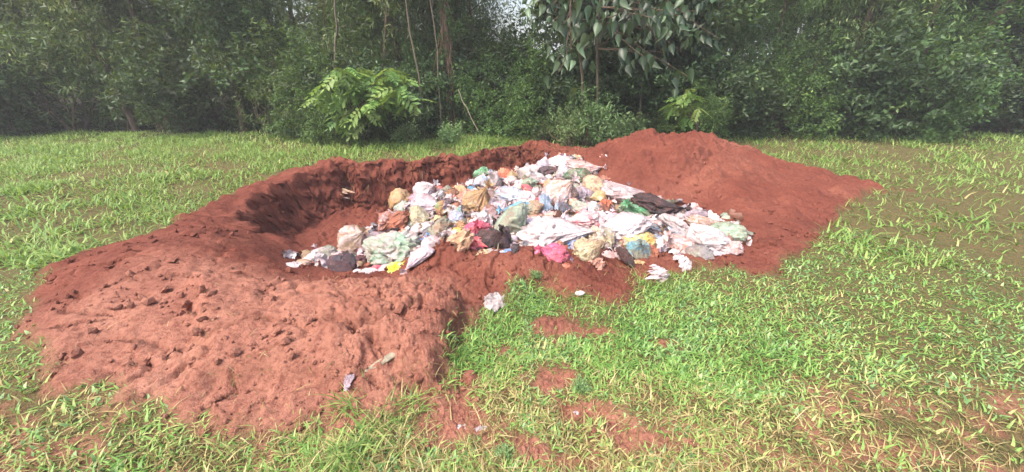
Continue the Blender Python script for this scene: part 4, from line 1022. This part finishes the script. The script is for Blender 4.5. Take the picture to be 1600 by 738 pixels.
# compound leaves
def compound_mesh(seed, pairs, mat, lw=.42, hue=.5):
    r = np.random.default_rng(seed); V = []; F = []; o_ = 0; tv, tf = tube([(0, s, -.25*s*s) for s in np.linspace(0, 1, 6)], .008, .004, 4); tf = np.array(tf).reshape(-1, 4)
    V.append(tv); F += [tuple(q[[0, 1, 2]]) for q in tf]+[tuple(q[[0, 2, 3]]) for q in tf]; o_ = len(tv)
    def lf(s, side, ang_, L):
        nonlocal o_
        d = np.array([side*math.sin(ang_), math.cos(ang_), -.25]); n_ = np.array([math.cos(ang_), -side*math.sin(ang_), 0])*lw*.5*L; b = np.array([0, s, -.25*s*s])
        pts = [b, b+d*L*.3+n_*.9, b+d*L*.65+n_*.8, b+d*L, b+d*L*.65-n_*.8, b+d*L*.3-n_*.9, b+d*L*.45+np.array([0, 0, -.03])]
        V.append(np.array(pts)); F.extend([(o_, o_+1, o_+6), (o_+1, o_+2, o_+6), (o_+2, o_+3, o_+6), (o_+3, o_+4, o_+6), (o_+4, o_+5, o_+6), (o_+5, o_, o_+6)]); o_ += 7
    for i in range(pairs):
        s = .15+.82*i/pairs
        for sd_ in (-1, 1): lf(s+r.uniform(-.02, .02), sd_, r.uniform(.8, 1.15), r.uniform(.34, .46)*(1-.3*abs(s-.55)))
    lf(1., 1, .05, .3)
    V = np.concatenate(V); me = mesh_np('leaf', V, np.array(F).ravel(), 3, [mat]); attr(me, 'rnd', np.clip(np.full(len(V), hue)+r.normal(0, .12, len(V)), 0, 1)); return me
CL = [compound_mesh(i, 4+i % 2, M_LIME, .42, h) for i, h in enumerate([.25,.42,.52,.62,.78])]+[compound_mesh(9+i, 5, M_MID, .42, h) for i, h in enumerate([.7, .9, 1.])]
def lime_sapling(base_px, Y, targets, label, seed, size):
    r = np.random.default_rng(seed); b_ = np.array([xat(base_px, Y), Y, 0.]); t_ = empty('pinnate_sapling', b_, label, 'sapling')
    root = np.array([0, 0, -.05]); fork = np.array([.05, 0, .7]); V, F = tube(wob(root, fork, 6, .03, r), .03, .02, 7); obj('stem', mesh_np('stem', V, F, 4, [M_BARK]), t_)
    for (px, py, k_, lime) in targets:
        y_ = Y+r.uniform(-.6, .3); e = at_y(px, py, y_)-b_
        V, F = tube(wob(fork, e, 8, .05, r), .012, .005, 5); obj('branch', mesh_np('branch', V, F, 4, [M_BARK]), t_)
        for j in range(k_):
            lf = obj('leaf', CL[int(r.integers(0, 5)) if r.random() < lime else 5+int(r.integers(0, 3))], t_); lf.location = e+r.normal(0, .05, 3); s_ = size*r.uniform(.75, 1.15); lf.scale = (s_,)*3
            a = 2*math.pi*(j+r.random())/k_; lf.rotation_euler = Euler((r.uniform(-1.2, .1), r.uniform(-.7, .7), a))
lime_sapling(545, 8.7, [(535,125,8,.9),(548,110,7,.9),(560,130,8,.9),(530,150,7,1.),(555,150,7,.8),(575,120,7,.7),(590,125,7,.3),(610,120,7,.2),(622,140,7,.7),(600,145,6,.4),(580,155,5,.8),(635,130,6,.3),(540,175,5,.5),(570,165,5,.5),(645,150,4,.1),(515,135,7,.8),(495,150,6,.7),(528,110,8,.8),(545,140,8,.6),(565,112,7,.6),(585,140,7,.3),(605,108,6,.3),(550,165,8,.3),(530,185,8,.3),(570,185,7,.1),(590,170,7,.1),(615,160,6,.1),(600,128,8,.2)],
             'lime green sapling with feather shaped leaves at the left edge', 71, .42)
lime_sapling(1078, 7.9, [(1062,155,7,.6),(1075,150,7,.6),(1050,160,4,.5),(1090,165,6,.5),(1068,178,4,.3)], 'bright feather leaved sapling above the herbs at the right edge', 72, .30)
# bark slab half buried in the bank, and a bent straw
p = hit(603, 566); r = np.random.default_rng(8); V, F = ico(3)
V = V*(1+.15*perlin(V*2.+4))[:, None]*np.array([.13, .022, .012]); me = mesh_np('bark_slab', V, F.ravel(), 3, [M_BARKP]); o = obj('bark_slab', me, label='weathered grey wood slab half buried in the near soil bank', category='wood'); o.location = p+np.array([0, 0, .02]); o.rotation_euler = (.3, -.25, .55)
for px, py, s, lab in [(735,596,.05,'round earthy clod under the grass edge left of centre'),(655,592,.03,'small orange clod at the foot of the soil bank'),(887,492,.02,'smooth pebble in the grass near the bare patch')]:
    p = hit(px, py); V, F = ico(3); V = V*(1+.25*perlin(V*1.8+px))[:, None]*s; me = mesh_np('clod', V, F.ravel(), 3, [MS]); attr(me, 'grassy', np.zeros(len(V))); attr(me, 'pale', np.full(len(V), .6)); attr(me, 'wood', np.zeros(len(V)))
    o = obj('clod', me, label=lab, category='clod'); o.location = p+np.array([0, 0, s*.3])

# ------------------------------------------------------------------ added haze volume, lifts the darks in place of lens glare
bm = bmesh.new(); bmesh.ops.create_cube(bm, size=1); me = bpy.data.meshes.new('haze'); bm.to_mesh(me); bm.free()
m = bpy.data.materials.new('added_haze'); m.use_nodes = True; t = m.node_tree; t.nodes.remove(t.nodes['Principled BSDF'])
pv = t.nodes.new('ShaderNodeVolumePrincipled'); pv.inputs['Color'].default_value = (.93, .95, .97, 1); pv.inputs['Density'].default_value = .0035; pv.inputs['Anisotropy'].default_value = .1
t.links.new(pv.outputs[0], t.nodes['Material Output'].inputs['Volume']); me.materials.append(m)
o = obj('haze', me, kind='stuff'); o.scale = (1840, 1840, 19); o.location = (0, 0, 7.3)
